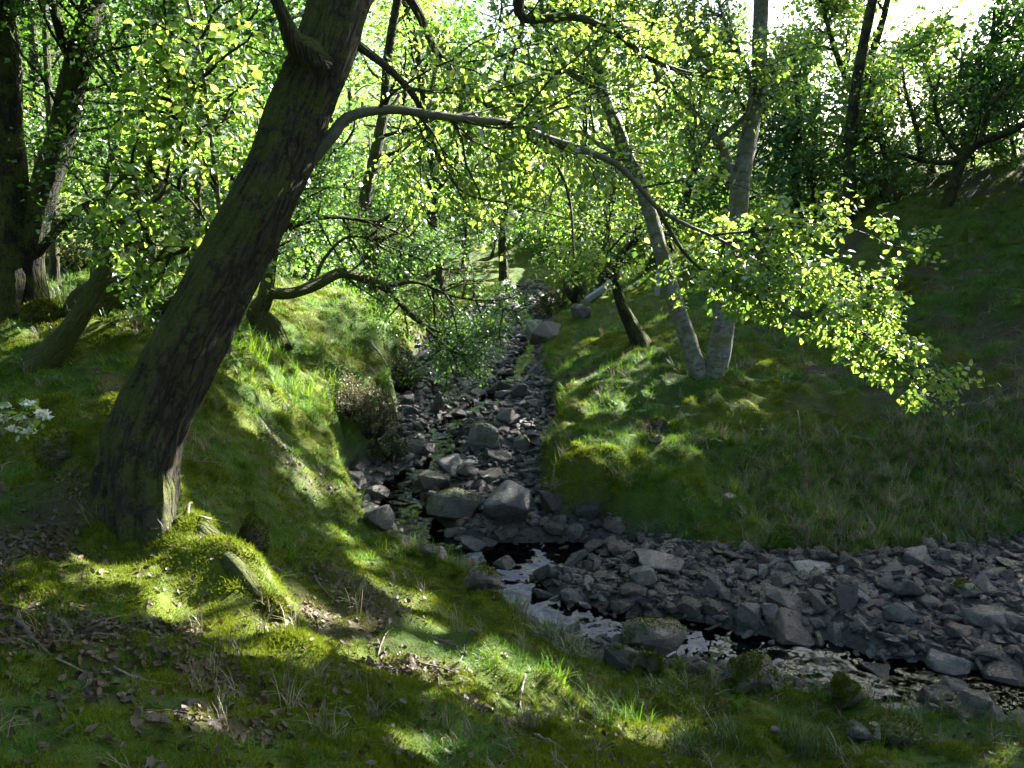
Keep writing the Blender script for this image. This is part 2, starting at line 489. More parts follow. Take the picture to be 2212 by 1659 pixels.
def m_rock(name, lo, hi, moss):
    m, nt, out = mat_new(name); T = NT(nt)
    tc = T.n('ShaderNodeTexCoord')
    oi = T.n('ShaderNodeObjectInfo')
    ad = T.n('ShaderNodeVectorMath'); ad.operation = 'ADD'
    T.l(tc.outputs['Object'], ad.inputs[0]); T.l(oi.outputs['Location'], ad.inputs[1])
    co = ad.outputs[0]
    base = T.ramp(T.noise(5, 7, 0.65, co), [(0.3, lo), (0.7, hi)])
    tint = T.ramp(oi.outputs['Random'], [(0.0, (0.45, 0.43, 0.45)), (0.25, (1.1, 0.93, 0.93)), (0.45, (0.8, 0.85, 0.95)), (0.62, (1.2, 0.98, 0.84)), (0.8, (0.55, 0.5, 0.46)), (1.0, (1.55, 1.55, 1.5))])
    c = T.mix(1.0, base, tint, 'MULTIPLY')
    sp = T.ramp(T.noise(55, 4, 0.7, co), [(0.58, 0.0), (0.66, 1.0)])
    c = T.mix(T.math('MULTIPLY', sp, 0.35), c, (0.22, 0.22, 0.21))
    # strata
    wv = T.n('ShaderNodeTexNoise', Scale=3, Detail=5, Roughness=0.7)
    mp = T.n('ShaderNodeMapping'); mp.inputs['Scale'].default_value = (1.5, 1.5, 14)
    T.l(tc.outputs['Object'], mp.inputs[0]); T.l(mp.outputs[0], wv.inputs['Vector'])
    c = T.mix(0.35, c, T.mix(1.0, c, T.ramp(wv.outputs[0], [(0.35, 0.45), (0.6, 1.2)]), 'MULTIPLY'))
    if moss > 0:
        geo = T.n('ShaderNodeNewGeometry'); sx = T.n('ShaderNodeSeparateXYZ'); T.l(geo.outputs['Normal'], sx.inputs[0])
        mn = T.math('ADD', T.math('MULTIPLY', T.noise(4, 6, 0.75, co), 1.5), T.math('MULTIPLY', T.noise(22, 5, 0.75, co), 0.55))
        mm = T.math('ADD', T.math('MULTIPLY', sx.outputs[2], 0.22), T.math('SUBTRACT', mn, 1.55 - 0.30 * moss))
        mm = T.math('MULTIPLY', mm, 7.0, True)
        mc = T.ramp(T.noise(60, 5, 0.7, co), [(0.3, (0.025, 0.032, 0.006)), (0.7, (0.085, 0.095, 0.016))])
        c = T.mix(mm, c, mc)
    b = T.n('ShaderNodeBsdfPrincipled'); T.l(c, b.inputs['Base Color'])
    T.l(T.ramp(T.noise(9, 4, 0.6, co), [(0.35, 0.18), (0.65, 0.55)]), b.inputs['Roughness'])
    h = T.math('ADD', T.noise(28, 7, 0.7, co), T.math('MULTIPLY', wv.outputs[0], 0.8))
    T.l(T.bump(h, 0.7, 0.03), b.inputs['Normal'])
    T.l(b.outputs[0], out.inputs[0])
    return m


def m_leaf(name, lo, hi, tlo, thi, src='GEOMETRY', trans=0.55, gloss=0.10):
    m, nt, out = mat_new(name); T = NT(nt)
    t = T.attr('tint', src)
    c = T.ramp(t, [(0.0, lo), (1.0, hi)])
    ct = T.ramp(t, [(0.0, tlo), (1.0, thi)])
    d = T.n('ShaderNodeBsdfDiffuse'); T.l(c, d.inputs[0])
    tr = T.n('ShaderNodeBsdfTranslucent'); T.l(ct, tr.inputs[0])
    mx = T.n('ShaderNodeMixShader'); mx.inputs[0].default_value = trans
    T.l(d.outputs[0], mx.inputs[1]); T.l(tr.outputs[0], mx.inputs[2])
    last = mx.outputs[0]
    if gloss > 0:
        g = T.n('ShaderNodeBsdfGlossy', Roughness=0.5); g.inputs[0].default_value = (0.9, 0.95, 1, 1)
        lw = T.n('ShaderNodeLayerWeight', Blend=0.35)
        m2 = T.n('ShaderNodeMixShader'); T.l(T.math('ADD', T.math('MULTIPLY', lw.outputs['Fresnel'], gloss * 1.6), gloss * 0.35), m2.inputs[0])
        T.l(last, m2.inputs[1]); T.l(g.outputs[0], m2.inputs[2]); last = m2.outputs[0]
    T.l(last, out.inputs[0])
    return m


def m_plain(name, lo, hi, scale=30, rough=0.8):
    m, nt, out = mat_new(name); T = NT(nt)
    co = T.n('ShaderNodeTexCoord').outputs['Object']
    c = T.ramp(T.noise(scale, 6, 0.7, co), [(0.3, lo), (0.7, hi)])
    b = T.n('ShaderNodeBsdfPrincipled', Roughness=rough); T.l(c, b.inputs['Base Color'])
    T.l(T.bump(T.noise(scale * 2, 5, 0.7, co), 0.6, 0.01), b.inputs['Normal'])
    T.l(b.outputs[0], out.inputs[0])
    return m


M = {}
M['ground'] = m_ground()
M['water'] = m_water()
M['bark_main'] = m_bark('mossy_bark', (0.006, 0.0045, 0.0035), (0.085, 0.07, 0.05), 0.40)
M['bark_dark'] = m_bark('dark_mossy_bark', (0.008, 0.0065, 0.005), (0.035, 0.030, 0.024), 0.6)
M['bark_thin'] = m_bark('branch_bark', (0.025, 0.021, 0.018), (0.10, 0.092, 0.08), 0.35)
M['bark_moss'] = m_bark('moss_covered_bark', (0.02, 0.016, 0.01), (0.08, 0.07, 0.05), 1.5)
M['birch'] = m_birch(k=0.72)
M['banded'] = m_birch('banded_branch_bark', 0.50, 0.44, 0.32)
M['rock'] = m_rock('slate_rock', (0.026, 0.023, 0.024), (0.115, 0.109, 0.111), 0.0)
M['rock_pale'] = m_rock('pale_slate_rock', (0.07, 0.07, 0.072), (0.20, 0.20, 0.197), 0.0)
M['rock_dark'] = m_rock('dark_wet_rock', (0.018, 0.018, 0.019), (0.06, 0.057, 0.055), 0.4)
M['rock_moss'] = m_rock('mossy_rock', (0.05, 0.05, 0.05), (0.14, 0.138, 0.135), 1.05)
M['rock_fullmoss'] = m_rock('moss_covered_rock', (0.04, 0.04, 0.035), (0.10, 0.095, 0.085), 1.75)
LF = dict(gloss=0.05, trans=0.6)
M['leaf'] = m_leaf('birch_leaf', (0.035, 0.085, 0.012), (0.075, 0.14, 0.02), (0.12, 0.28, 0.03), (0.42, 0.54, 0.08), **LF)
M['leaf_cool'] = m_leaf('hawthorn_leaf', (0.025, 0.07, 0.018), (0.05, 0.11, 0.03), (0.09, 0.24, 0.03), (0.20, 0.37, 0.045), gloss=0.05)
M['leaf_dark'] = m_leaf('shade_toned_leaf', (0.022, 0.06, 0.008), (0.05, 0.105, 0.014), (0.04, 0.12, 0.010), (0.11, 0.24, 0.018), gloss=0.04)  # darkened tones: shade of the left wood put into the leaf colour
M['grass'] = m_leaf('grass_blade', (0.026, 0.075, 0.006), (0.095, 0.165, 0.012), (0.06, 0.18, 0.01), (0.24, 0.36, 0.02), src='INSTANCER', trans=0.45, gloss=0.015)
M['moss'] = m_leaf('moss_frond', (0.045, 0.075, 0.006), (0.14, 0.165, 0.014), (0.07, 0.11, 0.01), (0.24, 0.28, 0.02), src='INSTANCER', trans=0.35, gloss=0.0)
M['drygrass'] = m_leaf('dry_grass_blade', (0.10, 0.085, 0.05), (0.24, 0.21, 0.13), (0.10, 0.085, 0.04), (0.22, 0.19, 0.10), src='INSTANCER', trans=0.3, gloss=0.03)
M['litter'] = m_leaf('dead_leaf', (0.022, 0.013, 0.008), (0.125, 0.088, 0.062), (0.04, 0.02, 0.008), (0.12, 0.07, 0.03), src='INSTANCER', trans=0.2, gloss=0.06)
M['rush'] = m_leaf('rush_blade', (0.02, 0.05, 0.012), (0.06, 0.10, 0.025), (0.05, 0.12, 0.02), (0.12, 0.2, 0.03), trans=0.3, gloss=0.06)
M['straw'] = m_leaf('straw_blade', (0.12, 0.10, 0.05), (0.26, 0.22, 0.12), (0.1, 0.08, 0.03), (0.2, 0.16, 0.07), trans=0.3, gloss=0.03)
M['fern'] = m_leaf('fern_frond', (0.03, 0.09, 0.03), (0.06, 0.14, 0.05), (0.06, 0.2, 0.05), (0.1, 0.28, 0.08), trans=0.45, gloss=0.06)
M['gorse'] = m_leaf('gorse_spine', (0.03, 0.05, 0.016), (0.09, 0.10, 0.04), (0.05, 0.08, 0.02), (0.13, 0.14, 0.04), trans=0.3, gloss=0.05)
M['gorse_dry'] = m_leaf('heath_twig', (0.09, 0.08, 0.045), (0.22, 0.20, 0.12), (0.08, 0.075, 0.03), (0.2, 0.18, 0.08), trans=0.25, gloss=0.03)
M['yellow'] = m_leaf('yellow_petal', (0.45, 0.28, 0.02), (0.6, 0.42, 0.04), (0.4, 0.25, 0.02), (0.5, 0.35, 0.03), trans=0.3, gloss=0.0)
M['white'] = m_leaf('white_petal', (0.6, 0.62, 0.6), (0.8, 0.8, 0.78), (0.5, 0.52, 0.45), (0.6, 0.62, 0.55), trans=0.35, gloss=0.0)
M['mosspile'] = m_leaf('moss_pile', (0.05, 0.065, 0.008), (0.12, 0.13, 0.018), (0.07, 0.09, 0.01), (0.18, 0.2, 0.02), trans=0.35, gloss=0.0)
M['stick'] = m_plain('dead_wood', (0.06, 0.05, 0.042), (0.22, 0.19, 0.165))
M['stick_dark'] = m_plain('damp_dead_wood', (0.02, 0.016, 0.013), (0.08, 0.065, 0.055))
M['weathered'] = m_plain('weathered_timber', (0.13, 0.13, 0.13), (0.30, 0.30, 0.30))

# ------------------------------------------------------------------ setting: ground and stream
def axis(knots):
    out = [knots[0][0]]
    for i in range(len(knots) - 1):
        (a, sa), (b, sb) = knots[i], knots[i + 1]
        x = a
        while x < b - 1e-6:
            x += sa + (sb - sa) * (x - a) / (b - a)
            out.append(min(x, b))
    return np.unique(np.round(out, 5))


gx = axis([(-600, 120), (-60, 8), (-14, 0.6), (-6, 0.09), (-4, 0.05), (4.5, 0.05), (6.5, 0.09), (14, 0.5), (60, 8), (600, 120)])
gy = axis([(-300, 120), (-10, 6), (1, 0.3), (1.8, 0.035), (6, 0.04), (14, 0.075), (22, 0.2), (34, 0.6), (80, 4), (200, 25), (900, 150)])
GX, GY = np.meshgrid(gx, gy)
GZ = terrain(GX, GY)
nxg, nyg = len(gx), len(gy)
idx = np.arange(nxg * nyg).reshape(nyg, nxg)
quads = np.stack([idx[:-1, :-1], idx[:-1, 1:], idx[1:, 1:], idx[1:, :-1]], -1).reshape(-1, 4)
lit, mo, rough = cover(GX, GY)
sdg = poly_sd(GX.ravel(), GY.ravel(), CHAN)
bedm = smooth(0.10, -0.02, sdg + n2(GX, GY, 2.2, 19, 2) * 0.13 + n2(GX, GY, 7.0, 20, 1) * 0.06)
bedm = np.maximum(bedm, 0)
me = new_mesh('ground', np.stack([GX.ravel(), GY.ravel(), GZ.ravel()], 1), quads, mat=M['ground'],
              attrs={'litter': lit.ravel(), 'moss': mo.ravel(), 'bed': bedm})
link('ground', me, label='mossy grassy ground of the stream valley', kind='structure')

wx = np.arange(-3.4, 9.0, 0.10); wy = np.arange(4.0, 27.0, 0.10)
WX, WY = np.meshgrid(wx, wy)
WZ = water_z(WX, WY) + n2(WX, WY, 5, 61, 2).reshape(WX.shape) * 0.008
wsd = poly_sd(WX.ravel(), WY.ravel(), CHAN).reshape(WX.shape)
widx = np.arange(WX.size).reshape(WX.shape)
q = np.stack([widx[:-1, :-1], widx[:-1, 1:], widx[1:, 1:], widx[1:, :-1]], -1).reshape(-1, 4)
q = q[(wsd.ravel()[q] < 0.12).any(1)]
used = np.unique(q); remap = -np.ones(WX.size, int); remap[used] = np.arange(len(used))
foam_glint = np.zeros(WX.size)
for fx, fy, fr in [(950, 930, .3), (965, 985, .25), (870, 1050, .3), (870, 1095, .3), (985, 1208, .25), (1095, 1240, .3), (1290, 1350, .3), (1560, 1395, .35), (1700, 1430, .35), (1790, 1440, .35), (1900, 1500, .35), (1980, 1480, .3), (1150, 745, .4), (1110, 800, .4)]:
    fc = on_bed(fx, fy)
    foam_glint = np.maximum(foam_glint, np.exp(-((WX.ravel() - fc[0]) ** 2 + (WY.ravel() - fc[1]) ** 2) / fr ** 2))
me = new_mesh('stream', np.stack([WX.ravel(), WY.ravel(), WZ.ravel()], 1)[used], remap[q], mat=M['water'], attrs={'foam_glint': foam_glint[used]})
link('stream', me, label='shallow clear stream running between the stones', kind='structure')

# ------------------------------------------------------------------ sun beams kept open through the leaf canopy
BEAMS = []


def beam_ground(px, py, r):
    BEAMS.append((hit(px, py), r))


for q in [(560, 800, 0.42), (600, 830, 0.45), (650, 850, 0.45), (700, 850, 0.4), (540, 880, 0.3), (520, 740, 0.35), (860, 690, 0.5), (890, 730, 0.45), (810, 690, .25),
          (610, 960, 0.16), (650, 1010, 0.2), (670, 1060, 0.15), (740, 1160, 0.16), (780, 1210, 0.2), (800, 1250, .15), (880, 1310, 0.18), (920, 1350, 0.2),
          (285, 1080, 0.24), (330, 1140, 0.26), (380, 1200, 0.28), (440, 1260, 0.26), (520, 1340, 0.22), (600, 1400, 0.2), (870, 1600, 0.14), (910, 1630, 0.14), (420, 1540, 0.16), (2195, 1650, 0.15),
          (120, 690, 0.35), (200, 700, 0.3), (60, 720, .3), (1250, 900, .15), (1300, 990, .16), (1400, 850, .14), (1250, 780, .16), (1350, 950, .13), (1450, 900, .14), (1230, 840, .16), (1500, 980, .13), (1350, 800, .15), (1440, 960, .12), (1290, 730, .2), (1420, 700, .18), (1240, 960, .15), (1280, 870, .14), (1340, 1030, .14), (1220, 1010, .14), (1330, 880, .12), (1600, 900, .12), (1650, 800, .12),
          (250, 600, 1.0), (700, 620, 0.8), (780, 640, .6)]:
    beam_ground(*q)


NGROUND = len(BEAMS)


def beam_air(px, py, Y, r):
    BEAMS.append((P(px, py, Y), r))


def beams_keep(p, skip=1.0, only=None):
    k = np.ones(len(p), bool)
    for c, r in BEAMS[:only]:
        v = p - c
        t = v @ SUN
        pr = np.linalg.norm(v - t[:, None] * SUN, axis=1)
        k &= ~((t > skip) & (pr < r))
    return k


# ------------------------------------------------------------------ trees
LEAF_T = np.array([(0, 0, 0), (0.30, 0.36, 0.07), (0.68, 0.24, 0.04), (1.0, 0, -0.07), (0.68, -0.24, 0.04), (0.30, -0.36, 0.07)])
LEAF_Q = np.array([(0, 1, 2, 3), (0, 3, 4, 5)])
LEAF_S = np.array([(0, 0, 0), (0.42, 0.34, 0.06), (1.0, 0, -0.05), (0.42, -0.34, 0.06)])
LEAF_SQ = np.array([(0, 1, 2, 3)])


def unit(v):
    return v / np.maximum(np.linalg.norm(v, axis=-1, keepdims=True), 1e-9)


def leaf_mesh(name, pos, tdir, size, mat, rng, simple=False, flat=0.8, droop=0.35, tint=None):
    n = len(pos)
    d = unit(tdir * 0.5 + rng.normal(0, 0.7, (n, 3)) * np.array([1, 1, 0.55]) + np.array([0, 0, -droop]))
    up = np.array([0, 0, 1.0]) * flat + rng.normal(0, 0.62, (n, 3))
    s = unit(np.cross(up, d)); nn = np.cross(d, s)
    T = LEAF_S if simple else LEAF_T
    Q = LEAF_SQ if simple else LEAF_Q
    sz = size * rng.uniform(0.5, 1.35, n) ** 0.9
    v = pos[:, None] + sz[:, None, None] * (T[None, :, 0:1] * d[:, None] + T[None, :, 1:2] * s[:, None] + T[None, :, 2:3] * nn[:, None])
    k = len(T)
    f = (Q[None] + (np.arange(n) * k)[:, None, None]).reshape(-1, 4)
    t = rng.uniform(0, 1, n) if tint is None else tint
    return new_mesh(name, v.reshape(-1, 3), f, mat=mat, attrs={'tint': np.repeat(t, k)}, smooth_shade=False)


def resample(pts, rad, step):
    pts = np.asarray(pts, float); rad = np.asarray(rad, float)
    n = len(pts)
    # Catmull-Rom
    out, ro = [], []
    ext = np.vstack([2 * pts[0] - pts[1], pts, 2 * pts[-1] - pts[-2]])
    for i in range(n - 1):
        p0, p1, p2, p3 = ext[i], ext[i + 1], ext[i + 2], ext[i + 3]
        m = max(1, int(np.linalg.norm(p2 - p1) / step))
        for j in range(m):
            t = j / m
            out.append(0.5 * ((2 * p1) + (-p0 + p2) * t + (2 * p0 - 5 * p1 + 4 * p2 - p3) * t * t + (-p0 + 3 * p1 - 3 * p2 + p3) * t ** 3))
            ro.append(rad[i] * (1 - t) + rad[i + 1] * t)
    out.append(pts[-1]); ro.append(rad[-1])
    return np.array(out), np.array(ro)


def tube(pts, rad, sides, rough=0.0, seed=0, flare=None):
    n = len(pts)
    tan = unit(np.gradient(pts, axis=0))
    a = np.array([0, 0, 1.0]) if abs(tan[0][2]) < 0.9 else np.array([1.0, 0, 0])
    u = unit(np.cross(tan[0], a))
    U = np.zeros((n, 3)); U[0] = u
    for i in range(1, n):
        u = u - tan[i] * (u @ tan[i])
        u = u / max(np.linalg.norm(u), 1e-9)
        U[i] = u
    W = np.cross(tan, U)
    ang = np.linspace(0, 2 * math.pi, sides, endpoint=False)
    ca, sa = np.cos(ang), np.sin(ang)
    r = np.repeat(np.asarray(rad)[:, None], sides, 1)
    s = np.concatenate([[0], np.cumsum(np.linalg.norm(np.diff(pts, axis=0), axis=1))])
    if rough > 0:
        al = np.repeat(s[:, None], sides, 1)
        r0 = np.mean(rad)
        q1 = np.stack([np.tile(ca, (n, 1)) * 1.1, np.tile(sa, (n, 1)) * 1.1, al * 0.9 / max(r0 * 4, 0.1)], -1).reshape(-1, 3)
        q2 = np.stack([np.tile(ca, (n, 1)) * 4.5, np.tile(sa, (n, 1)) * 4.5, al * 3.0], -1).reshape(-1, 3)
        q3 = np.stack([np.tile(ca, (n, 1)) * 11, np.tile(sa, (n, 1)) * 11, al * 9.0], -1).reshape(-1, 3)
        q4 = np.stack([np.tile(ca, (n, 1)) * 8.5, np.tile(sa, (n, 1)) * 8.5, al * 2.0], -1).reshape(-1, 3)
        dsp = vnoise(q1, seed) * 1.0 + vnoise(q2, seed + 1) * 0.55 + vnoise(q3, seed + 2) * 0.3 + (0.35 - np.abs(vnoise(q4, seed + 3))) * 1.25
        r = r * (1 + rough * dsp.reshape(n, sides))
    if flare is not None:
        r = r * flare(s, ang)
    v = pts[:, None] + r[..., None] * (ca[None, :, None] * U[:, None] + sa[None, :, None] * W[:, None])
    k = np.arange(n * sides).reshape(n, sides)
    k2 = np.roll(k, -1, 1)
    f = np.stack([k[:-1], k2[:-1], k2[1:], k[1:]], -1).reshape(-1, 4)
    along = np.repeat(s, sides)
    around = (np.abs(((ang / math.pi + 1) % 2) - 1)[None] * np.asarray(rad)[:, None] * 3).ravel()
    # end caps
    cap = np.vstack([pts[0], pts[-1]])
    nv = n * sides
    tr = [(nv, k2[0][j], k[0][j]) for j in range(sides)] + [(nv + 1, k[-1][j], k2[-1][j]) for j in range(sides)]
    return (np.vstack([v.reshape(-1, 3), cap]), f, np.array(tr), np.concatenate([along, [0, s[-1]]]), np.concatenate([around, [0, 0]]))


def tubes_mesh(name, tubes, mat):
    V, Q, T, A, B, o = [], [], [], [], [], 0
    for v, f, t, al, ar in tubes:
        V.append(v); Q.append(f + o); T.append(t + o); A.append(al); B.append(ar); o += len(v)
    return new_mesh(name, np.vstack(V), np.vstack(Q), np.vstack(T), mat, {'along': np.concatenate(A), 'around': np.concatenate(B)})


def walk(rng, p, d, L, n, wob, trop, r0, r1):
    pts = [p]; d = d / np.linalg.norm(d)
    st = L / n
    for i in range(n):
        d = d + rng.normal(0, wob, 3) + trop * (1.0 / n)
        d = d / np.linalg.norm(d)
        pts.append(pts[-1] + d * st)
    return np.array(pts), np.linspace(r0, r1, n + 1)


def along_pts(rng, pts, n, t0=0.0, t1=1.0):
    seg = np.linalg.norm(np.diff(pts, axis=0), axis=1)
    s = np.concatenate([[0], np.cumsum(seg)])
    ts = np.sort(rng.uniform(t0, t1, n)) * s[-1]
    i = np.clip(np.searchsorted(s, ts) - 1, 0, len(seg) - 1)
    f = (ts - s[i]) / np.maximum(seg[i], 1e-9)
    return pts[i] * (1 - f[:, None]) + pts[i + 1] * f[:, None], unit(pts[i + 1] - pts[i]), ts / s[-1]


class Tree:
    """collects limbs, twigs and leaves of one tree; coordinates are world, parts are made relative to the base"""
    def __init__(s, base, seed):
        s.base = np.array(base, float); s.rng = np.random.default_rng(seed)
        s.br = []; s.lp = []; s.ld = []

    def sub(s, pts, n, length, r, wob=0.18, trop=(0, 0, 0), t0=0.15, t1=1.0, side=1.0, fwd=0.5, up=0.0, sides=4, nseg=6, keep=True, taper=0.5):
        out = []
        p, d, t = along_pts(s.rng, pts, n, t0, t1)
        for i in range(n):
            v = s.rng.normal(0, 1, 3); v -= d[i] * (v @ d[i]); v = v / np.linalg.norm(v)
            dd = d[i] * fwd + v * side + np.array([0, 0, up])
            L = length * s.rng.uniform(0.55, 1.2) * (1 - taper * t[i])
            q, rr = walk(s.rng, p[i], dd, L, nseg, wob, np.array(trop), r * (1 - 0.5 * t[i]), r * 0.3)
            out.append(q)
            if keep:
                s.br.append(tube(q, rr, sides))
        return out

    def leaves(s, pts, n, spread, t0=0.1):
        p, d, t = along_pts(s.rng, pts, n, t0, 1.0)
        s.lp.append(p + s.rng.normal(0, spread, p.shape)); s.ld.append(d)

    def emit_branches(s, root, mat, name='branches', only='none'):
        if only != 'none':
            s.br = [b for b in s.br if beams_keep(b[0], only=only).all()]
        if s.br:
            tb = [(v - s.base, f, t, a, b) for v, f, t, a, b in s.br]
            o = link(name, tubes_mesh(name, tb, mat), root, kind='stuff')
            s.br = []
            return o

    def emit_leaves(s, root, mat, size, simple=False, cut=True, name='foliage', **kw):
        p = np.vstack(s.lp); d = np.vstack(s.ld)
        k = beams_keep(p, only=None if cut else NGROUND); p, d = p[k], d[k]
        o = link(name, leaf_mesh(name, p - s.base, d, size, mat, s.rng, simple, **kw), root, kind='stuff')
        s.lp, s.ld = [], []
        return o, len(p)


def pl(*q):
    """polyline from (px, py, Y, diameter in px)"""
    pts = np.array([P(a, b, c) for a, b, c, w in q])
    rad = np.array([w * c / FPX / 2 for a, b, c, w in q])
    return pts, rad


def limb(T, root, name, q, sides, step, rough, mat, seed=0, flare=None, label=None, lift=False):
    pts, rad = pl(*q)
    if lift:
        pts[1:, 2] = np.maximum(pts[1:, 2], terrain(pts[1:, 0], pts[1:, 1]) + rad[1:] * 0.7)
    pts, rad = resample(pts, rad, step)
    v, f, t, a, b = tube(pts, rad, sides, rough, seed, flare)
    me = tubes_mesh(name, [(v - T.base, f, t, a, b)], mat)
    o = link(name, me, root)
    if label: o['label'] = label
    return pts


NLEAF = 0
# --- the big leaning tree with its long arched branch
base = hit(300, 1060)
T = Tree(base, 11)
root = thing('leaning_tree', base, 'large mossy tree leaning from the near bank with a long arched branch', 'tree')


def flare_main(s, ang):
    f = np.exp(-s / 0.42)[:, None]
    return 1 + f * (0.05 + 0.85 * np.maximum(np.cos(ang * 3 + 0.6), 0)[None] ** 1.5)


Yb = base[1]
trunk = limb(T, root, 'trunk', [(300, 1180, Yb - .05, 150), (302, 1080, Yb, 150), (320, 950, Yb + .03, 148), (380, 790, Yb + .1, 146), (462, 630, Yb + .2, 140), (540, 490, Yb + .3, 127), (597, 370, Yb + .38, 122), (642, 245, Yb + .45, 119),
                                (695, 120, Yb + .5, 117), (738, 0, Yb + .6, 112), (800, -150, Yb + .75, 120), (850, -340, Yb + 1.0, 105), (880, -560, Yb + 1.3, 80), (930, -800, Yb + 1.7, 50), (960, -1000, Yb + 2, 20)],
             110, 0.018, 0.11, M['bark_main'], 5, flare_main)
Yt = Yb + .45
arch = limb(T, root, 'branch', [(640, 380, Yt, 30.3), (690, 325, Yt, 28.9), (722, 287, Yt, 26.1), (748, 256, Yt + .02, 22.7), (795, 241, Yt + .05, 20.0), (860, 237, Yt + .1, 18.6), (920, 246, Yt + .15, 18.6), (1010, 258, Yt + .2, 17.2), (1100, 268, Yt + .25, 17.2), (1180, 297, Yt + .3, 15.1),
                                (1260, 324, Yt + .35, 14.4), (1330, 354, Yt + .4, 13.1), (1375, 398, Yt + .42, 11.7), (1420, 448, Yt + .45, 10.3), (1475, 482, Yt + .5, 8.3), (1550, 515, Yt + .55, 6.9), (1620, 555, Yt + .6, 6.2), (1700, 605, Yt + .65, 5.5), (1780, 655, Yt + .7, 4.1), (1860, 715, Yt + .75, 3.4), (1930, 775, Yt + .78, 2.8), (1985, 835, Yt + .8, 2.1)],
            12, 0.05, 0.05, M['banded'], 6, label='long arched branch with pale bands reaching over the stream')
arch_o = [c for c in root.children if c.name.startswith('branch')][-1]
arch2 = limb(T, root, 'branch', [(1420, 448, Yt + .45, 10), (1460, 520, Yt + .4, 9), (1500, 570, Yt + .4, 7), (1570, 620, Yt + .35, 6), (1660, 650, Yt + .3, 5), (1760, 700, Yt + .3, 3)], 7, 0.06, 0.05, M['bark_thin'])
arch3 = limb(T, root, 'branch', [(1530, 508, Yt + .54, 7), (1640, 498, Yt + .6, 6), (1750, 486, Yt + .7, 5), (1850, 498, Yt + .8, 3.5), (1930, 535, Yt + .85, 2)], 6, 0.06, 0.05, M['bark_thin'])
arch4 = limb(T, root, 'branch', [(1660, 580, Yt + .63, 6), (1760, 590, Yt + .75, 5), (1850, 615, Yt + .85, 3.5), (1940, 670, Yt + .9, 2)], 6, 0.06, 0.05, M['bark_thin'])
stub = limb(T, root, 'branch', [(700, 150, Yt - .05, 70), (660, 110, Yt - .12, 60), (632, 85, Yt - .2, 40), (615, 40, Yt - .25, 26), (590, -20, Yt - .3, 22), (570, -120, Yt - .4, 18), (560, -300, Yt - .5, 10)], 12, 0.05, 0.1, M['bark_main'], 7)
l2 = limb(T, root, 'branch', [(770, 95, Yt + .1, 20), (850, 158, Yt + .4, 15), (905, 225, Yt + .6, 13), (935, 310, Yt + .8, 11), (965, 370, Yt + .9, 9), (1010, 420, Yt + 1.0, 6), (1100, 440, Yt + 1.1, 4), (1220, 470, Yt + 1.2, 3)], 8, 0.05, 0.05, M['bark_thin'])
l3 = limb(T, root, 'branch', [(830, -260, Yb + 1.0, 40), (860, -60, Yb + 1.1, 22), (905, 30, Yb + 1.15, 18), (940, 105, Yb + 1.2, 15), (1010, 190, Yb + 1.3, 13), (1100, 262, Yb + 1.4, 11), (1190, 340, Yb + 1.5, 8), (1230, 430, Yb + 1.5, 6), (1240, 560, Yb + 1.5, 3)], 8, 0.05, 0.05, M['bark_thin'])
l4 = limb(T, root, 'branch', [(850, -340, Yb + 1.0, 45), (980, -220, Yb + 1.3, 34), (1110, -40, Yb + 1.5, 26), (1130, 38, Yb + 1.6, 20), (1240, 36, Yb + 1.7, 16), (1330, 72, Yb + 1.8, 13), (1400, 125, Yb + 1.9, 11), (1490, 158, Yb + 2.0, 9), (1600, 170, Yb + 2.1, 5), (1720, 140, Yb + 2.2, 3)], 8, 0.05, 0.05, M['bark_thin'])
l5 = limb(T, root, 'branch', [(1130, 38, Yb + 1.6, 12), (1120, 90, Yb + 1.55, 10), (1090, 170, Yb + 1.5, 8), (1130, 230, Yb + 1.5, 6), (1170, 330, Yb + 1.5, 4), (1180, 450, Yb + 1.5, 2)], 6, 0.05, 0.05, M['bark_thin'])
for q, lb in [([(300, 1000, Yb + .1, 70), (340, 1090, Yb - .1, 80), (420, 1190, 4.85, 66), (500, 1280, 4.45, 44), (560, 1312, 4.25, 34), (600, 1355, 4.05, 26), (640, 1420, 3.85, 14)], None)
              ]:
    pts, rad = pl(*q)
    pts[:, 2] = terrain(pts[:, 0], pts[:, 1]) + np.array([-0.10, -0.11, -0.09, -0.05] + [-0.02] * (len(q) - 4)) * 1.0
    pts, rad = resample(pts, rad, 0.03)
    v, f, t, a, b = tube(pts, rad, 18, 0.26, 8)
    link('root', tubes_mesh('root', [(v - T.base, f, t, a, b)], M['bark_moss']), root)
# sprays on the arched branch
def sprays(T, group):
    for pts, n, ln, t0 in group:
        subs = T.sub(pts, n, ln, 0.010, 0.16, (0.1, 0, -0.40), t0, 1.0, 0.9, 0.8, 0.0, 5, 7, taper=0.62)
        for sb in subs:
            tw = T.sub(sb, 8, 0.34, 0.004, 0.2, (0, 0, -0.5), 0.15, 1.0, 0.9, 0.8, 0, 3, 4)
            T.leaves(sb, 9, 0.02, 0.3)
            for w in tw:
                T.leaves(w, 9, 0.024)


def prune(T):
    """sprays do not hang far below the arched branch"""
    ref = np.vstack([arch[arch[:, 0].argsort()]])
    def ok(p, drop):
        return p[:, 2] > np.interp(p[:, 0], ref[:, 0], ref[:, 2]) - drop(p[:, 0])
    dr = lambda x: np.interp(x, [-1, 0.2, 1.2, 1.8, 2.6, 3.4], [1.2, 1.0, 0.62, 0.36, 0.28, 0.16])
    for i in range(len(T.lp)):
        k = ok(T.lp[i], dr); T.lp[i] = T.lp[i][k]; T.ld[i] = T.ld[i][k]
    T.br = [b for b in T.br if ok(b[0], lambda x: dr(x) + 0.02).all()]


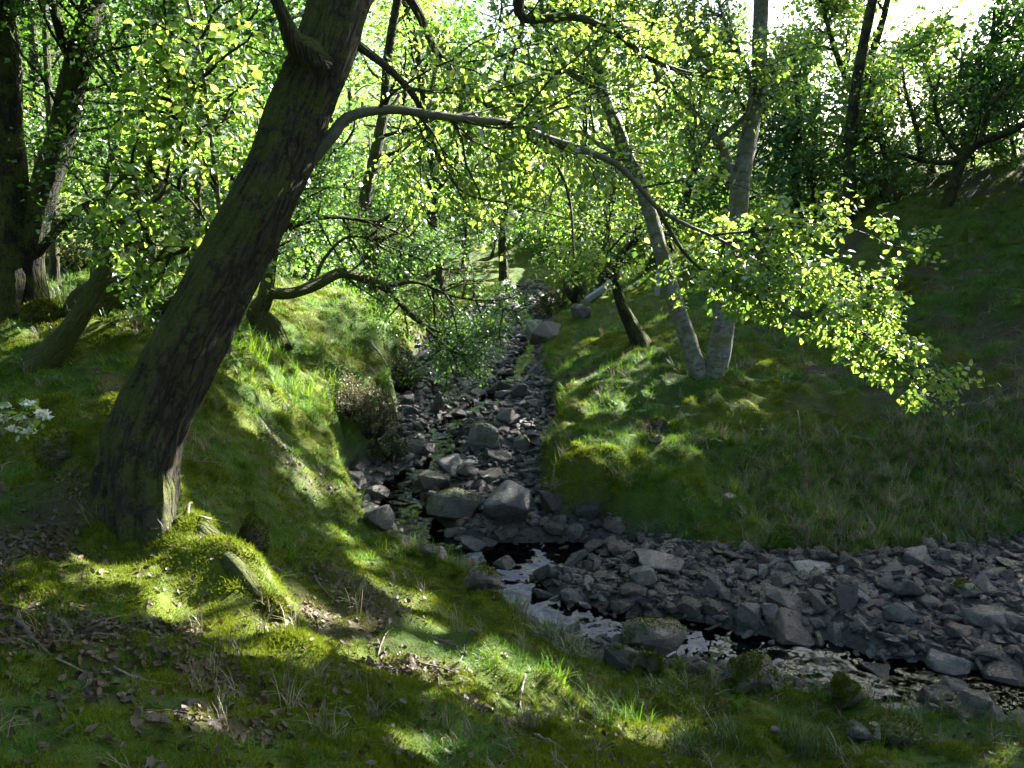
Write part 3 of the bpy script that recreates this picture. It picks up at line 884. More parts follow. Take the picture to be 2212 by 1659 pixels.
for holder, group in ((arch_o, ((arch, 46, 1.15, 0.10), (arch, 14, 0.8, 0.55), (arch2, 16, 0.6, 0.05), (arch3, 11, 0.5, 0.1), (arch4, 11, 0.5, 0.1))),
                      (root, ((l2, 16, .8, .1), (l3, 20, 0.9, 0.25), (l4, 30, 1.0, 0.25), (l5, 14, .7, .2)))):
    sprays(T, group)
    prune(T)
    T.emit_branches(holder, M['bark_thin'], 'twigs', only=NGROUND)
    T.emit_leaves(holder, M['leaf'], 0.047, cut=False)
# crown above the frame
crown = T.sub(trunk, 22, 2.8, 0.05, 0.15, (0, 0, .2), 0.60, 1.0, 1.0, 0.4, 0.2, 6, 7)
for c in crown:
    for c2 in T.sub(c, 8, 1.1, 0.015, 0.2, (0, 0, -.2), 0.2, 1.0, 1.0, 0.6, 0, 4, 5):
        T.leaves(c2, 40, 0.15)
T.emit_branches(root, M['bark_dark'], 'crown_branches')
T.emit_leaves(root, M['leaf'], 0.085, simple=True, name='crown')

for q in [(1700, 500), (1800, 560), (1900, 640), (1950, 760), (1850, 700), (1750, 620), (1650, 560), (1600, 480), (1500, 440), (1400, 400), (1300, 330), (1200, 330), (1100, 420), (1000, 380), (900, 330),
          (1850, 500), (1760, 500), (1560, 560), (1450, 520), (1950, 820), (1050, 200), (1200, 120), (1350, 150), (950, 150)]:
    beam_air(*q, 6.4, 0.28 if q[0] >= 1950 else (0.44 if q[0] > 1540 else 0.36))
for q in [(300, 200), (380, 150), (420, 300), (350, 400), (450, 450), (300, 320), (260, 420), (400, 550)]:
    beam_air(*q, 5.9, 0.35)


def auto_tree(name, x, y, h, label, seed, lean=(0, 0), crown=(2.2, 0.35), r=0.13, mat='bark_dark', leaf='leaf_dark', lsize=0.07, n1=16, n2_=7, n3=26, spread=0.16, group=None, trunkpts=None, cat='tree', up=0.25, droop=-0.1, fork=None, thin=True):
    """x,y on the ground; crown=(limb length, height share where limbs start)"""
    global NLEAF
    z = gz(x, y)
    base = np.array([x, y, z])
    T = Tree(base, seed)
    root = thing(name, base, label, cat, group)
    if trunkpts is None:
        d = np.array([lean[0], lean[1], 1.0])
        pts, rad = walk(T.rng, base - np.array([0, 0, 0.15]), d, h, 9, 0.10, np.array([0, 0, 0.25]), r, r * 0.22)
    else:
        pts, rad = trunkpts
    pts, rad = resample(pts, rad, 0.10 if y < 14 else 0.25)
    sid = 22 if y < 14 else 10
    v, f, t, a, b = tube(pts, rad, sid, 0.09, seed, lambda s, ang: 1 + np.exp(-s / 0.3)[:, None] * (0.3 + 0.4 * np.maximum(np.cos(ang * 4), 0)[None]))
    link('trunk', tubes_mesh('trunk', [(v - base, f, t, a, b)], M[mat]), root)
    L1 = T.sub(pts, n1, crown[0], r * 0.32, 0.16, (0, 0, 0.1), crown[1], 1.0, 1.0, 0.45, up, 6, 7)
    for extra in (fork or []):
        L1 += T.sub(extra, max(4, n1 // 2), crown[0] * 0.8, r * 0.25, 0.16, (0, 0, 0.1), 0.3, 1.0, 1.0, 0.45, up, 6, 7)
    for c in L1:
        for c2 in T.sub(c, n2_, crown[0] * 0.42, r * 0.09, 0.2, (0, 0, droop), 0.2, 1.0, 1.0, 0.6, 0, 3, 5, keep=thin):
            T.leaves(c2, n3, spread)
    T.emit_branches(root, M[mat], 'branches', only='none' if thin else None)
    o, n = T.emit_leaves(root, M[leaf], lsize, simple=True, name='crown')
    NLEAF += n
    return root, T


def hand_limb(root, T, name, q, mat, sides=14, step=0.06, rough=0.08, seed=3, flare=None, lift=False):
    return limb(T, root, name, q, sides, step, rough, M[mat], seed, flare, lift=lift)


# --- dark trees on the left
def manual_tree(name, basepx, label, seed, limbs, mat, leaf, lsize, n1, n2_, n3, length, spread, t0=0.35, simple=True, group=None, up=0.1, droop=-0.15, flare_k=0.35, cut=True, twig=False):
    global NLEAF
    b = hit(*basepx)
    T = Tree(b, seed)
    root = thing(name, b, label, 'tree', group)
    allp = []
    for i, q in enumerate(limbs):
        nm = 'trunk' if q[0] == 'T' else 'branch'
        fl = (lambda s, ang: 1 + np.exp(-s / 0.25)[:, None] * (0.25 + flare_k * np.maximum(np.cos(ang * 4 + i), 0)[None])) if q[0] == 'T' else None
        allp.append((hand_limb(root, T, nm, q[1], q[2] if len(q) > 2 else mat, 22 if q[0] == 'T' else 10, 0.05, 0.11, seed + i, fl, lift=name in ('mossy_base_tree', 'slanting_tree')), q))
    for pts, q in allp:
        k = 1.0 if q[0] == 'T' else 0.6
        L1 = T.sub(pts, int(n1 * k) + 1, length * (1 if q[0] == 'T' else 0.75), 0.022, 0.17, (0, 0, 0), t0 if q[0] == 'T' else 0.25, 1.0, 1.0, 0.5, up, 5, 7)
        for c in L1:
            for c2 in T.sub(c, n2_, length * 0.4, 0.006, 0.2, (0, 0, droop), 0.15, 1.0, 1.0, 0.6, 0, 3, 5):
                T.leaves(c2, n3, spread)
    T.emit_branches(root, M['bark_dark'] if mat != 'birch' else M['bark_thin'], 'branches')
    o, n = T.emit_leaves(root, M[leaf], lsize, simple=simple, cut=cut, name='crown')
    NLEAF += n
    return root, T


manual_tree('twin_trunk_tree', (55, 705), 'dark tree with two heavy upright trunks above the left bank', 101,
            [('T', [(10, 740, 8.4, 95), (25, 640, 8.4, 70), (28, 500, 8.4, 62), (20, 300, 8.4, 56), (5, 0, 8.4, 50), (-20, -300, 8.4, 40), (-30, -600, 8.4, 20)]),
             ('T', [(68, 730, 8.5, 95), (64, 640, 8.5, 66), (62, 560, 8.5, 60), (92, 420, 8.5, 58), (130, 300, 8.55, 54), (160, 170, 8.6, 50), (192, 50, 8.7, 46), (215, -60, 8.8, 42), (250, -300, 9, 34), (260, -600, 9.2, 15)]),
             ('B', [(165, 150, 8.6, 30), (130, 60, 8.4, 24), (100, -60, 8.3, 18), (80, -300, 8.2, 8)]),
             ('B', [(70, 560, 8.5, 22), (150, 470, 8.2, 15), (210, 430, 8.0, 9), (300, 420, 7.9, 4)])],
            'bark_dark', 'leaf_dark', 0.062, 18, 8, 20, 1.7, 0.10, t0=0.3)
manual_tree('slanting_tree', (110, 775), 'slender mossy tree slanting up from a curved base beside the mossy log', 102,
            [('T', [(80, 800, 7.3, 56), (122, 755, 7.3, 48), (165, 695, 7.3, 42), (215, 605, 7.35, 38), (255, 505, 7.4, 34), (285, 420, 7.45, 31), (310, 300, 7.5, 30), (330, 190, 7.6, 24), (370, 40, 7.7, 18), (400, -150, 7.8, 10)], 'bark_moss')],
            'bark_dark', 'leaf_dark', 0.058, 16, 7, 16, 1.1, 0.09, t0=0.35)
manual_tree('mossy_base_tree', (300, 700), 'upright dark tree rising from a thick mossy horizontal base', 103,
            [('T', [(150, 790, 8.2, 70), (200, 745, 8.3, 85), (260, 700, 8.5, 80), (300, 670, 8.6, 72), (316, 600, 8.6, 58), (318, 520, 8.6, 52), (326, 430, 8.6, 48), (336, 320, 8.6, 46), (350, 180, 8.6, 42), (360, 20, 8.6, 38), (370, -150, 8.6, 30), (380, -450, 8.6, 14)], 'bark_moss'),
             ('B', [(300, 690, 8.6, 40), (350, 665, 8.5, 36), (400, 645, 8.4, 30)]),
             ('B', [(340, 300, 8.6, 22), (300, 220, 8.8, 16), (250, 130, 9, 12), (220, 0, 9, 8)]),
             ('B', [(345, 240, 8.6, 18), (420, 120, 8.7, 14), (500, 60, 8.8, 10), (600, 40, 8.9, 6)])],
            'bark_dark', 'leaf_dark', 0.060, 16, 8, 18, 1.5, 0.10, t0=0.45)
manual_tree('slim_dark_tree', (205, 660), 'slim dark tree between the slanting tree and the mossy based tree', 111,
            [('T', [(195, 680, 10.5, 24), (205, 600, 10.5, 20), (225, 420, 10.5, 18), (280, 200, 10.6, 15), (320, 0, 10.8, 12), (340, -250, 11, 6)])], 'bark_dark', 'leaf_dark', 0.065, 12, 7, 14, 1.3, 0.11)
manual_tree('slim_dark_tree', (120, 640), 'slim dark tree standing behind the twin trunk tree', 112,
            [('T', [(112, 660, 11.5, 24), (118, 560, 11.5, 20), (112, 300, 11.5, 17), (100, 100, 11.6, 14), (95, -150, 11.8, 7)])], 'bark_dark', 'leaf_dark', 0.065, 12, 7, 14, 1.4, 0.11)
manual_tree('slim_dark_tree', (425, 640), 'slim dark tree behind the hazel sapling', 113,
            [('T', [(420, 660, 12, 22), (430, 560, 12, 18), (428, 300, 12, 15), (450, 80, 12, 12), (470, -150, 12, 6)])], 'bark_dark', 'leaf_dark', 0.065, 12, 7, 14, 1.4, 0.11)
# bright hazel sapling in front
manual_tree('hazel_sapling', (470, 800), 'slim hazel sapling with bright green leaves and a pale sunlit stem', 104,
            [('T', [(490, 760, 6.4, 13), (480, 560, 6.3, 11), (470, 420, 6.2, 10), (455, 290, 6.1, 9), (440, 170, 6.0, 8), (420, 60, 5.9, 7), (398, -20, 5.8, 5)], 'birch'),
             ('B', [(480, 560, 6.3, 7), (520, 420, 6.3, 5), (535, 300, 6.3, 3)]),
             ('B', [(475, 520, 6.3, 7), (400, 420, 6.1, 5), (320, 380, 5.9, 4), (230, 380, 5.8, 2)]),
             ('B', [(470, 420, 6.2, 6), (400, 300, 6.0, 4), (360, 180, 5.9, 3), (330, 90, 5.8, 2)]),
             ('B', [(478, 600, 6.3, 7), (420, 540, 6.1, 5), (340, 530, 5.9, 3), (250, 500, 5.8, 2)])],
            'bark_thin', 'leaf', 0.062, 12, 6, 11, 0.75, 0.05, t0=0.2, simple=False, cut=False)
# --- twisted hawthorn with arched mossy limb over the stream
hb = hit(580, 720)
manual_tree('twisted_hawthorn', (580, 715), 'twisted hawthorn with a low arched mossy limb over the stream', 105,
            [('T', [(600, 760, 10.2, 50), (578, 710, 10.3, 60), (556, 678, 10.3, 44), (572, 645, 10.3, 34), (580, 600, 10.4, 26), (600, 500, 10.5, 20), (640, 400, 10.6, 14), (660, 300, 10.7, 8)], 'bark_dark'),
             ('B', [(565, 630, 10.3, 26), (620, 634, 10.4, 25), (680, 616, 10.6, 24), (735, 590, 10.8, 22), (785, 601, 11.0, 20), (825, 618, 11.2, 18), (855, 645, 11.4, 15), (900, 690, 11.7, 11), (960, 720, 12, 8), (1040, 730, 12.2, 4)], 'bark_moss'),
             ('B', [(830, 620, 11.2, 10), (900, 610, 11.4, 8), (980, 640, 11.6, 6), (1080, 660, 11.8, 4), (1140, 720, 11.9, 2)]),
             ('B', [(600, 500, 10.5, 14), (700, 470, 10.8, 10), (800, 480, 11.2, 7), (900, 520, 11.5, 4)]),
             ('B', [(680, 616, 10.6, 9), (700, 560, 10.8, 8), (760, 510, 11, 6), (860, 540, 11.4, 4), (980, 590, 11.8, 2)]),
             ('B', [(900, 690, 11.7, 8), (980, 760, 11.9, 5), (1060, 770, 12, 3)])],
            'bark_dark', 'leaf_cool', 0.046, 26, 8, 20, 1.15, 0.06, t0=0.45, droop=-0.2)
# --- twin stemmed birch on the right bank
manual_tree('twin_birch', (1525, 822), 'twin stemmed pale birch on the mossy bank across the stream', 106,
            [('T', [(1525, 860, 11, 44), (1512, 810, 11, 40), (1495, 760, 11, 36), (1472, 690, 11, 34), (1445, 610, 11, 32), (1428, 540, 11.05, 31), (1388, 415, 11.1, 29), (1345, 310, 11.15, 27), (1305, 205, 11.2, 25), (1285, 120, 11.3, 22), (1265, 0, 11.4, 18), (1240, -300, 11.6, 14), (1230, -700, 11.8, 6)], 'birch'),
             ('T', [(1540, 870, 10.95, 54), (1545, 810, 10.95, 48), (1562, 710, 10.95, 45), (1580, 600, 11, 42), (1592, 480, 11, 40), (1602, 380, 11, 38), (1625, 260, 11, 35), (1640, 180, 11, 32), (1642, 60, 11.1, 30), (1650, -120, 11.2, 26), (1660, -400, 11.4, 20), (1675, -800, 11.6, 12), (1680, -1100, 11.8, 6)], 'birch'),
             ('B', [(1300, 215, 11.2, 20), (1270, 180, 11.1, 16), (1225, 150, 11, 12), (1180, 60, 10.9, 8), (1160, -60, 10.8, 5)]),
             ('B', [(1594, 430, 11, 20), (1562, 325, 11, 18), (1500, 246, 10.9, 15), (1452, 188, 10.8, 12), (1420, 165, 10.7, 9), (1390, 60, 10.6, 6)]),
             ('B', [(1540, 310, 11, 12), (1590, 270, 10.9, 11), (1615, 240, 10.8, 10), (1618, 160, 10.8, 8), (1570, 60, 10.8, 6), (1540, -40, 10.8, 5)]),
             ('B', [(1330, 330, 11.1, 12), (1290, 310, 11, 10), (1250, 285, 10.8, 7), (1180, 290, 10.7, 4)])],
            'birch', 'leaf', 0.058, 36, 8, 24, 1.75, 0.10, t0=0.45, droop=-0.5, flare_k=0.12)
# --- small curved tree
manual_tree('curved_thorn_tree', (1385, 750), 'small dark curved tree on the mossy bank behind the stream', 107,
            [('T', [(1395, 775, 12.9, 46), (1380, 735, 12.9, 38), (1360, 695, 12.9, 27), (1340, 650, 12.9, 22), (1330, 600, 12.9, 20), (1336, 562, 12.9, 16), (1368, 522, 12.9, 12), (1410, 508, 12.8, 9), (1470, 480, 12.7, 5)]),
             ('B', [(1331, 605, 12.9, 13), (1300, 585, 12.9, 10), (1270, 560, 12.8, 8), (1220, 520, 12.7, 5)]),
             ('B', [(1330, 590, 12.9, 13), (1315, 540, 13, 10), (1310, 470, 13.1, 7), (1290, 400, 13.2, 4)])],
            'bark_dark', 'leaf', 0.058, 12, 7, 14, 1.2, 0.09, t0=0.5)
# --- gnarled oak on the right hillside
manual_tree('gnarled_oak', (2045, 460), 'gnarled oak with crooked spreading limbs on the dark hillside', 108,
            [('T', [(2035, 490, 16.2, 30), (2045, 445, 16.2, 26), (2064, 385, 16.2, 24), (2080, 340, 16.2, 22), (2120, 305, 16.1, 18), (2200, 275, 16, 15), (2300, 200, 16, 8)]),
             ('B', [(2085, 340, 16.2, 14), (2040, 352, 16.1, 12), (1990, 345, 16, 11), (1940, 332, 15.9, 8), (1880, 330, 15.8, 5)]),
             ('B', [(1990, 345, 16, 11), (1985, 300, 15.9, 10), (1972, 250, 15.9, 9), (1955, 190, 15.9, 6), (1950, 140, 15.9, 3)]),
             ('B', [(2080, 340, 16.2, 12), (2040, 290, 16.3, 10), (2020, 230, 16.3, 8), (2030, 160, 16.3, 4)]),
             ('B', [(2120, 305, 16.1, 12), (2140, 230, 16, 10), (2200, 160, 15.9, 8), (2260, 60, 15.8, 6)])],
            'bark_dark', 'leaf_dark', 0.085, 13, 6, 9, 1.7, 0.16, t0=0.4)

# --- trees of the wood behind and on the ridge
BG = [  # px, Y, height, limb length, leaf, seed, label
    (560, 22, 7.0, 2.4, 'leaf', 'bushy bright tree standing behind the trunk of the leaning tree'),
    (760, 24, 6.5, 2.4, 'leaf_cool', 'low spreading tree at the far edge of the grassy terrace'),
    (900, 26, 7.5, 2.6, 'leaf_dark', 'dense dark tree at the head of the stream on its left side'),
    (1010, 32, 8.0, 2.8, 'leaf', 'tall light green tree rising behind the stream head'),
    (1130, 30, 6.5, 2.6, 'leaf_cool', 'rounded tree closing the view up the stream'),
    (1240, 25, 6.5, 2.2, 'leaf', 'light leafy tree behind the gorse and leaning plank'),
    (1330, 30, 7.5, 2.6, 'leaf', 'pale green tree on the slope behind the twin birch'),
    (1480, 24, 5.5, 2.0, 'leaf_cool', 'small tree beneath the mossy knoll behind the birch'),
    (1760, 20.5, 6.5, 1.5, 'leaf_cool', 'narrow upright dark tree on the ridge top'),
    (1850, 20, 4.6, 1.5, 'leaf', 'open thin tree on the ridge between narrow tree and oak'),
    (1700, 19, 3.4, 1.4, 'leaf_cool', 'low dark thicket tree at the foot of the ridge'),
    (2190, 19, 3.4, 1.6, 'leaf_dark', 'broad dark tree on the ridge beyond the oak'),
    (440, 19, 7.5, 2.4, 'leaf_dark', 'dark tree beyond the hazel sapling at the field edge'),
    (300, 24, 9.0, 3.0, 'leaf_dark', 'tall dark tree behind the mossy based tree'),
    (130, 21, 9.0, 2.8, 'leaf_dark', 'tall shaded tree behind the far yellow gorse'),
    (0, 26, 10.0, 3.0, 'leaf_dark', 'tall shaded tree beyond the twin trunk tree'),
    (-150, 17, 9.0, 2.8, 'leaf_dark', 'shaded tree standing at the dark edge of the left bank wood'),
    (660, 34, 9.0, 3.0, 'leaf', 'tall sunlit tree on the hillside behind the terrace'),
    (420, 36, 10.0, 3.2, 'leaf_cool', 'tall bluish green tree on the hillside behind the left wood'),
    (860, 42, 10.0, 3.2, 'leaf', 'high crowned tree far up the hillside over the stream'),
    (1180, 44, 10.0, 3.4, 'leaf', 'broad far tree up the valley in line with the stream'),
    (200, 42, 11.0, 3.4, 'leaf_dark', 'far hillside tree showing between the dark left trunks'),
    (1400, 40, 8.0, 3.0, 'leaf', 'far light tree behind the mossy knoll'),
    (560, 52, 12.0, 3.6, 'leaf_dark', 'far hillside tree with its top against the sky'),
    (690, 17, 8.5, 2.4, 'leaf_cool', 'twiggy tall tree on the terrace behind the arched mossy limb'),
    (820, 19, 9.5, 2.6, 'leaf', 'bright tall tree leaning over the stream behind the hawthorn'),
    (950, 22, 9.5, 2.6, 'leaf_cool', 'dense tall tree whose boughs hang over the upper stream'),
    (1090, 25, 5.5, 2.2, 'leaf', 'yellow green low tree at the very head of the stream'),
    (1290, 20, 5.0, 1.9, 'leaf', 'small bright tree above the leaning plank'),
    (1400, 20, 4.4, 1.8, 'leaf_cool', 'low tree just behind the fence post stub'),
    (1560, 19, 4.4, 1.7, 'leaf_cool', 'shaded low tree directly behind the right birch stem'),
    (1640, 22, 4.8, 1.8, 'leaf', 'light crowned tree on the ridge behind the birch'),
    (1960, 22, 3.4, 1.5, 'leaf', 'sunlit small tree on the ridge behind the oak'),
    (1900, 17.5, 3.0, 1.2, 'leaf', 'small bush like tree on the ridge left of the oak'),
    (2030, 19, 3.4, 1.4, 'leaf_dark', 'stunted dark tree on the ridge close behind the oak trunk'),
    (2100, 23, 3.6, 1.6, 'leaf_dark', 'dark rounded tree on the ridge behind the oak limbs'),
]
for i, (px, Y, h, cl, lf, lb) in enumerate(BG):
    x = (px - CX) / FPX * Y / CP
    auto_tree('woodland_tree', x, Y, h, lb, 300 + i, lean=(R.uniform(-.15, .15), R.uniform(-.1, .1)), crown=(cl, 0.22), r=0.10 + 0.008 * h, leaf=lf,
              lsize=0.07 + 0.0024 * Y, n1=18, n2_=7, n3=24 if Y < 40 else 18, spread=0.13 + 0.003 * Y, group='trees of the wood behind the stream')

# understory closing the valley
US = [(640, 16.5, 2.6), (720, 21, 3.2), (790, 23, 3.0), (860, 20, 2.6), (930, 25, 3.4), (1000, 27, 3.2), (1060, 29, 3.6), (1120, 33, 4.0), (1180, 28, 3.2), (1240, 29, 3.4), (1300, 25, 3.0), (1370, 23, 2.8),
      (1450, 21, 2.6), (1520, 22, 2.8), (1660, 20, 2.4), (1740, 18.5, 2.0), (480, 18, 3.0), (400, 16, 2.6), (560, 15.5, 2.2), (60, 20, 3.2), (260, 21, 3.4), (1880, 18, 1.7), (1965, 19, 2.0), (2060, 18.5, 1.7), (2150, 18, 1.9), (2240, 17, 1.9)]
for i, (px, Y, h) in enumerate(US):
    kd = ('leaf_cool', 'leaf', 'leaf_dark')[i % 3]
    auto_tree('thicket_bush', (px - CX) / FPX * Y / CP, Y, h, {'leaf_cool': 'bluish green bush', 'leaf': 'light green bush', 'leaf_dark': 'dark green bush'}[kd] + ' of the thicket that fills the wood edge', 700 + i,
              lean=(R.uniform(-.3, .3), R.uniform(-.2, .2)), crown=(h * 0.62, 0.04), r=0.05, leaf=kd, lsize=0.055 + 0.0026 * Y, n1=16, n2_=7, n3=20, spread=0.13 + 0.003 * Y, cat='bush', group=kd.replace('leaf', 'thicket bushes').replace('_', ' '))
# far wood on the hillside, then unseen trees added around the viewpoint against skylight
for i in range(20):
    px = -120 + i * 82 + R.uniform(-25, 25); Y = (40, 50, 60, 46, 56)[i % 5] + R.uniform(-3, 3)
    auto_tree('hillside_tree', (px - CX) / FPX * Y / CP, Y, R.uniform(7, 10), ('dark leafy', 'yellow green leafy', 'bluish green leafy')[i % 3] + ' far tree of the wooded hillside beyond the stream head', 500 + i, crown=(3.4, 0.15), r=0.18,
              leaf=('leaf_dark', 'leaf', 'leaf_cool')[i % 3], lsize=0.26, n1=15, n2_=5, n3=26, spread=0.38, thin=False, group=('dark', 'yellow green', 'bluish')[i % 3] + ' trees of the far hillside wood')
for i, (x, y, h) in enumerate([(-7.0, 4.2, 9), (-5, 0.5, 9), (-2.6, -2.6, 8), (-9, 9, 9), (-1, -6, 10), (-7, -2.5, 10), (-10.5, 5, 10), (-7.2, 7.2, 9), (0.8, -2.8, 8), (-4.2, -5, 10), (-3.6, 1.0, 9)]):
    auto_tree('skylight_block_tree', x, y, h, 'broad leafy tree added unseen around the viewpoint to block skylight', 600 + i, crown=(3.4, 0.25), r=0.2, leaf='leaf_dark', lsize=0.22, n1=20, n2_=6, n3=40, spread=0.3, thin=False, group='trees added around the viewpoint')
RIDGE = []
# tall unseen trees added right of the view, crowns placed to shade the stream
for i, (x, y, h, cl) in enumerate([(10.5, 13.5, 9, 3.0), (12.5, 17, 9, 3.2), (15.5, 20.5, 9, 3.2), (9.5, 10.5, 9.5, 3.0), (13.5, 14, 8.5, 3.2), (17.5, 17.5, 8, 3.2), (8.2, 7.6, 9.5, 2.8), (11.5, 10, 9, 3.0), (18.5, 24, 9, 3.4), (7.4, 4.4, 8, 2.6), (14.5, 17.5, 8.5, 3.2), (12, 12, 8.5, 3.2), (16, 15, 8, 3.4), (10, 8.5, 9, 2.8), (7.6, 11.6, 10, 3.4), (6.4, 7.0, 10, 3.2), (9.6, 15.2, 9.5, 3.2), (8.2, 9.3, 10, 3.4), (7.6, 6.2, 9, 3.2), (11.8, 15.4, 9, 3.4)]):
    RIDGE.append((x, y, h) + auto_tree('ridge_shade_tree', x, y, h, 'tall leafy tree added out of view on the right ridge for shade', 400 + i, crown=(cl, 0.45), r=0.11, leaf='leaf_dark', lsize=0.15, n1=20, n2_=7, n3=40, spread=0.25, thin=False,
              group='shade trees added along the right ridge'))
auto_tree('slender_shade_tree', (1812 - CX) / FPX * 17.6 / CP, 17.6, 10.5, 'tall slender tree added on the ridge for its shading crown, with a bare lower trunk', 440, crown=(3.2, 0.55), r=0.13, leaf='leaf_dark', lsize=0.13, n1=20, n2_=7, n3=34, spread=0.22, thin=False)  # added for the shade of its high crown above the frame

# leaf clumps added along sun rays, out of view, to shade banks and stream
gxs, gys = np.meshgrid(np.arange(-5, 9, 0.2), np.arange(2.0, 15, 0.2))
gp = np.column_stack([gxs.ravel(), gys.ravel(), terrain(gxs, gys).ravel() + 0.05])
gp = gp[np.abs(gp[:, 0]) < gp[:, 1] * 0.66 + 0.5]
open_bank = (gp[:, 0] > 0.2) & (gp[:, 0] < 3.4) & (gp[:, 1] > 8.2) & (gp[:, 1] < 13)
gp = gp[~open_bank | (R.uniform(0, 1, len(gp)) < 0.15)]
ts = np.arange(7, 22, 0.5)
ray_p = gp[:, None] + ts[None, :, None] * SUN
cen = np.array([(x, y, gz(x, y) + 0.62 * h) for x, y, h, _, _ in RIDGE])
dd = np.linalg.norm((ray_p[:, :, None] - cen[None, None]) / np.array([1, 1, 1.1]), axis=-1)
outv = (ray_p[..., 2] - EYE) > ray_p[..., 1] * 0.36
side_out = np.abs(ray_p[..., 0]) > ray_p[..., 1] * 0.68
dd[~(outv | side_out)] = 99
flat = dd.reshape(len(gp), -1)
best = flat.argmin(1)
okm = flat[np.arange(len(gp)), best] < 6.0
ti, ci = np.unravel_index(best, dd.shape[1:])
for r_i, (x, y, h, rt, T_) in enumerate(RIDGE):
    k = okm & (ci == r_i)
    if not k.any():
        continue
    p = np.repeat(ray_p[np.flatnonzero(k), ti[k]], 9, 0)
    p = p + T_.rng.normal(0, 0.16, p.shape)
    T_.lp.append(p); T_.ld.append(T_.rng.normal(0, 1, p.shape))
    T_.emit_leaves(rt, M['leaf_dark'], 0.16, simple=True, name='shade_fill_leaves')
    NLEAF += len(p)
print('leaves', NLEAF, 'shaded cells', okm.sum(), len(gp))

# ------------------------------------------------------------------ stones
def rock_mesh(name, seed, dims, style, sub=1):
    """convex, chipped stone about 1 unit wide; dims = relative size"""
    rng = np.random.default_rng(seed)
    bm = bmesh.new()
    n = {'slab': 14, 'block': 12, 'round': 26, 'wedge': 9}[style]
    p = rng.normal(0, 1, (n, 3)); p = unit(p)
    e = {'slab': 5, 'block': 4.5, 'round': 2.3, 'wedge': 3}[style]
    p = p / (np.abs(p) ** e).sum(1, keepdims=True) ** (1 / e)
    p *= rng.uniform(0.85, 1.0, (n, 1))
    if style == 'wedge':
        p[:, :2] *= (1 - 0.38 * (p[:, 2:3] + 1) * 0.8)
    p = p * 0.5 * np.array(dims)
    for q in p:
        bm.verts.new(q)
    r = bmesh.ops.convex_hull(bm, input=bm.verts[:])
    bmesh.ops.delete(bm, geom=[v for v in bm.verts if not v.link_faces], context='VERTS')
    bmesh.ops.dissolve_limit(bm, angle_limit=math.radians(9), verts=bm.verts[:], edges=bm.edges[:])
    w = min(dims) * (0.045 if style != 'round' else 0.13)
    bmesh.ops.bevel(bm, geom=bm.edges[:], offset=w, segments=2 if style != 'round' else 3, affect='EDGES', profile=0.6, clamp_overlap=True)
    if sub:
        bmesh.ops.triangulate(bm, faces=bm.faces[:])
        for k in range(sub):
            es = [x for x in bm.edges if x.calc_length() > 0.14]
            bmesh.ops.subdivide_edges(bm, edges=es, cuts=1)
            bmesh.ops.triangulate(bm, faces=bm.faces[:])
        co = np.array([v.co for v in bm.verts])
        bm.normal_update()
        nr = np.array([v.normal for v in bm.verts])
        d = vnoise(co * 4 + seed, seed) * 0.035 + vnoise(co * np.array([9, 9, 16]) + seed, seed + 1) * 0.016
        co = co + nr * d[:, None]
        for v, c in zip(bm.verts, co):
            v.co = c
    co = np.array([v.co for v in bm.verts])
    lo, hi = co.min(0), co.max(0)
    co = (co - (lo + hi) / 2) / (hi - lo) * np.array(dims)
    for v, c in zip(bm.verts, co):
        v.co = c
    me = bpy.data.meshes.new(name)
    bm.to_mesh(me); bm.free()
    me.polygons.foreach_set('use_smooth', np.ones(len(me.polygons), bool))
    try:
        me.set_sharp_from_angle(angle=math.radians(32))
    except Exception:
        pass
    return me


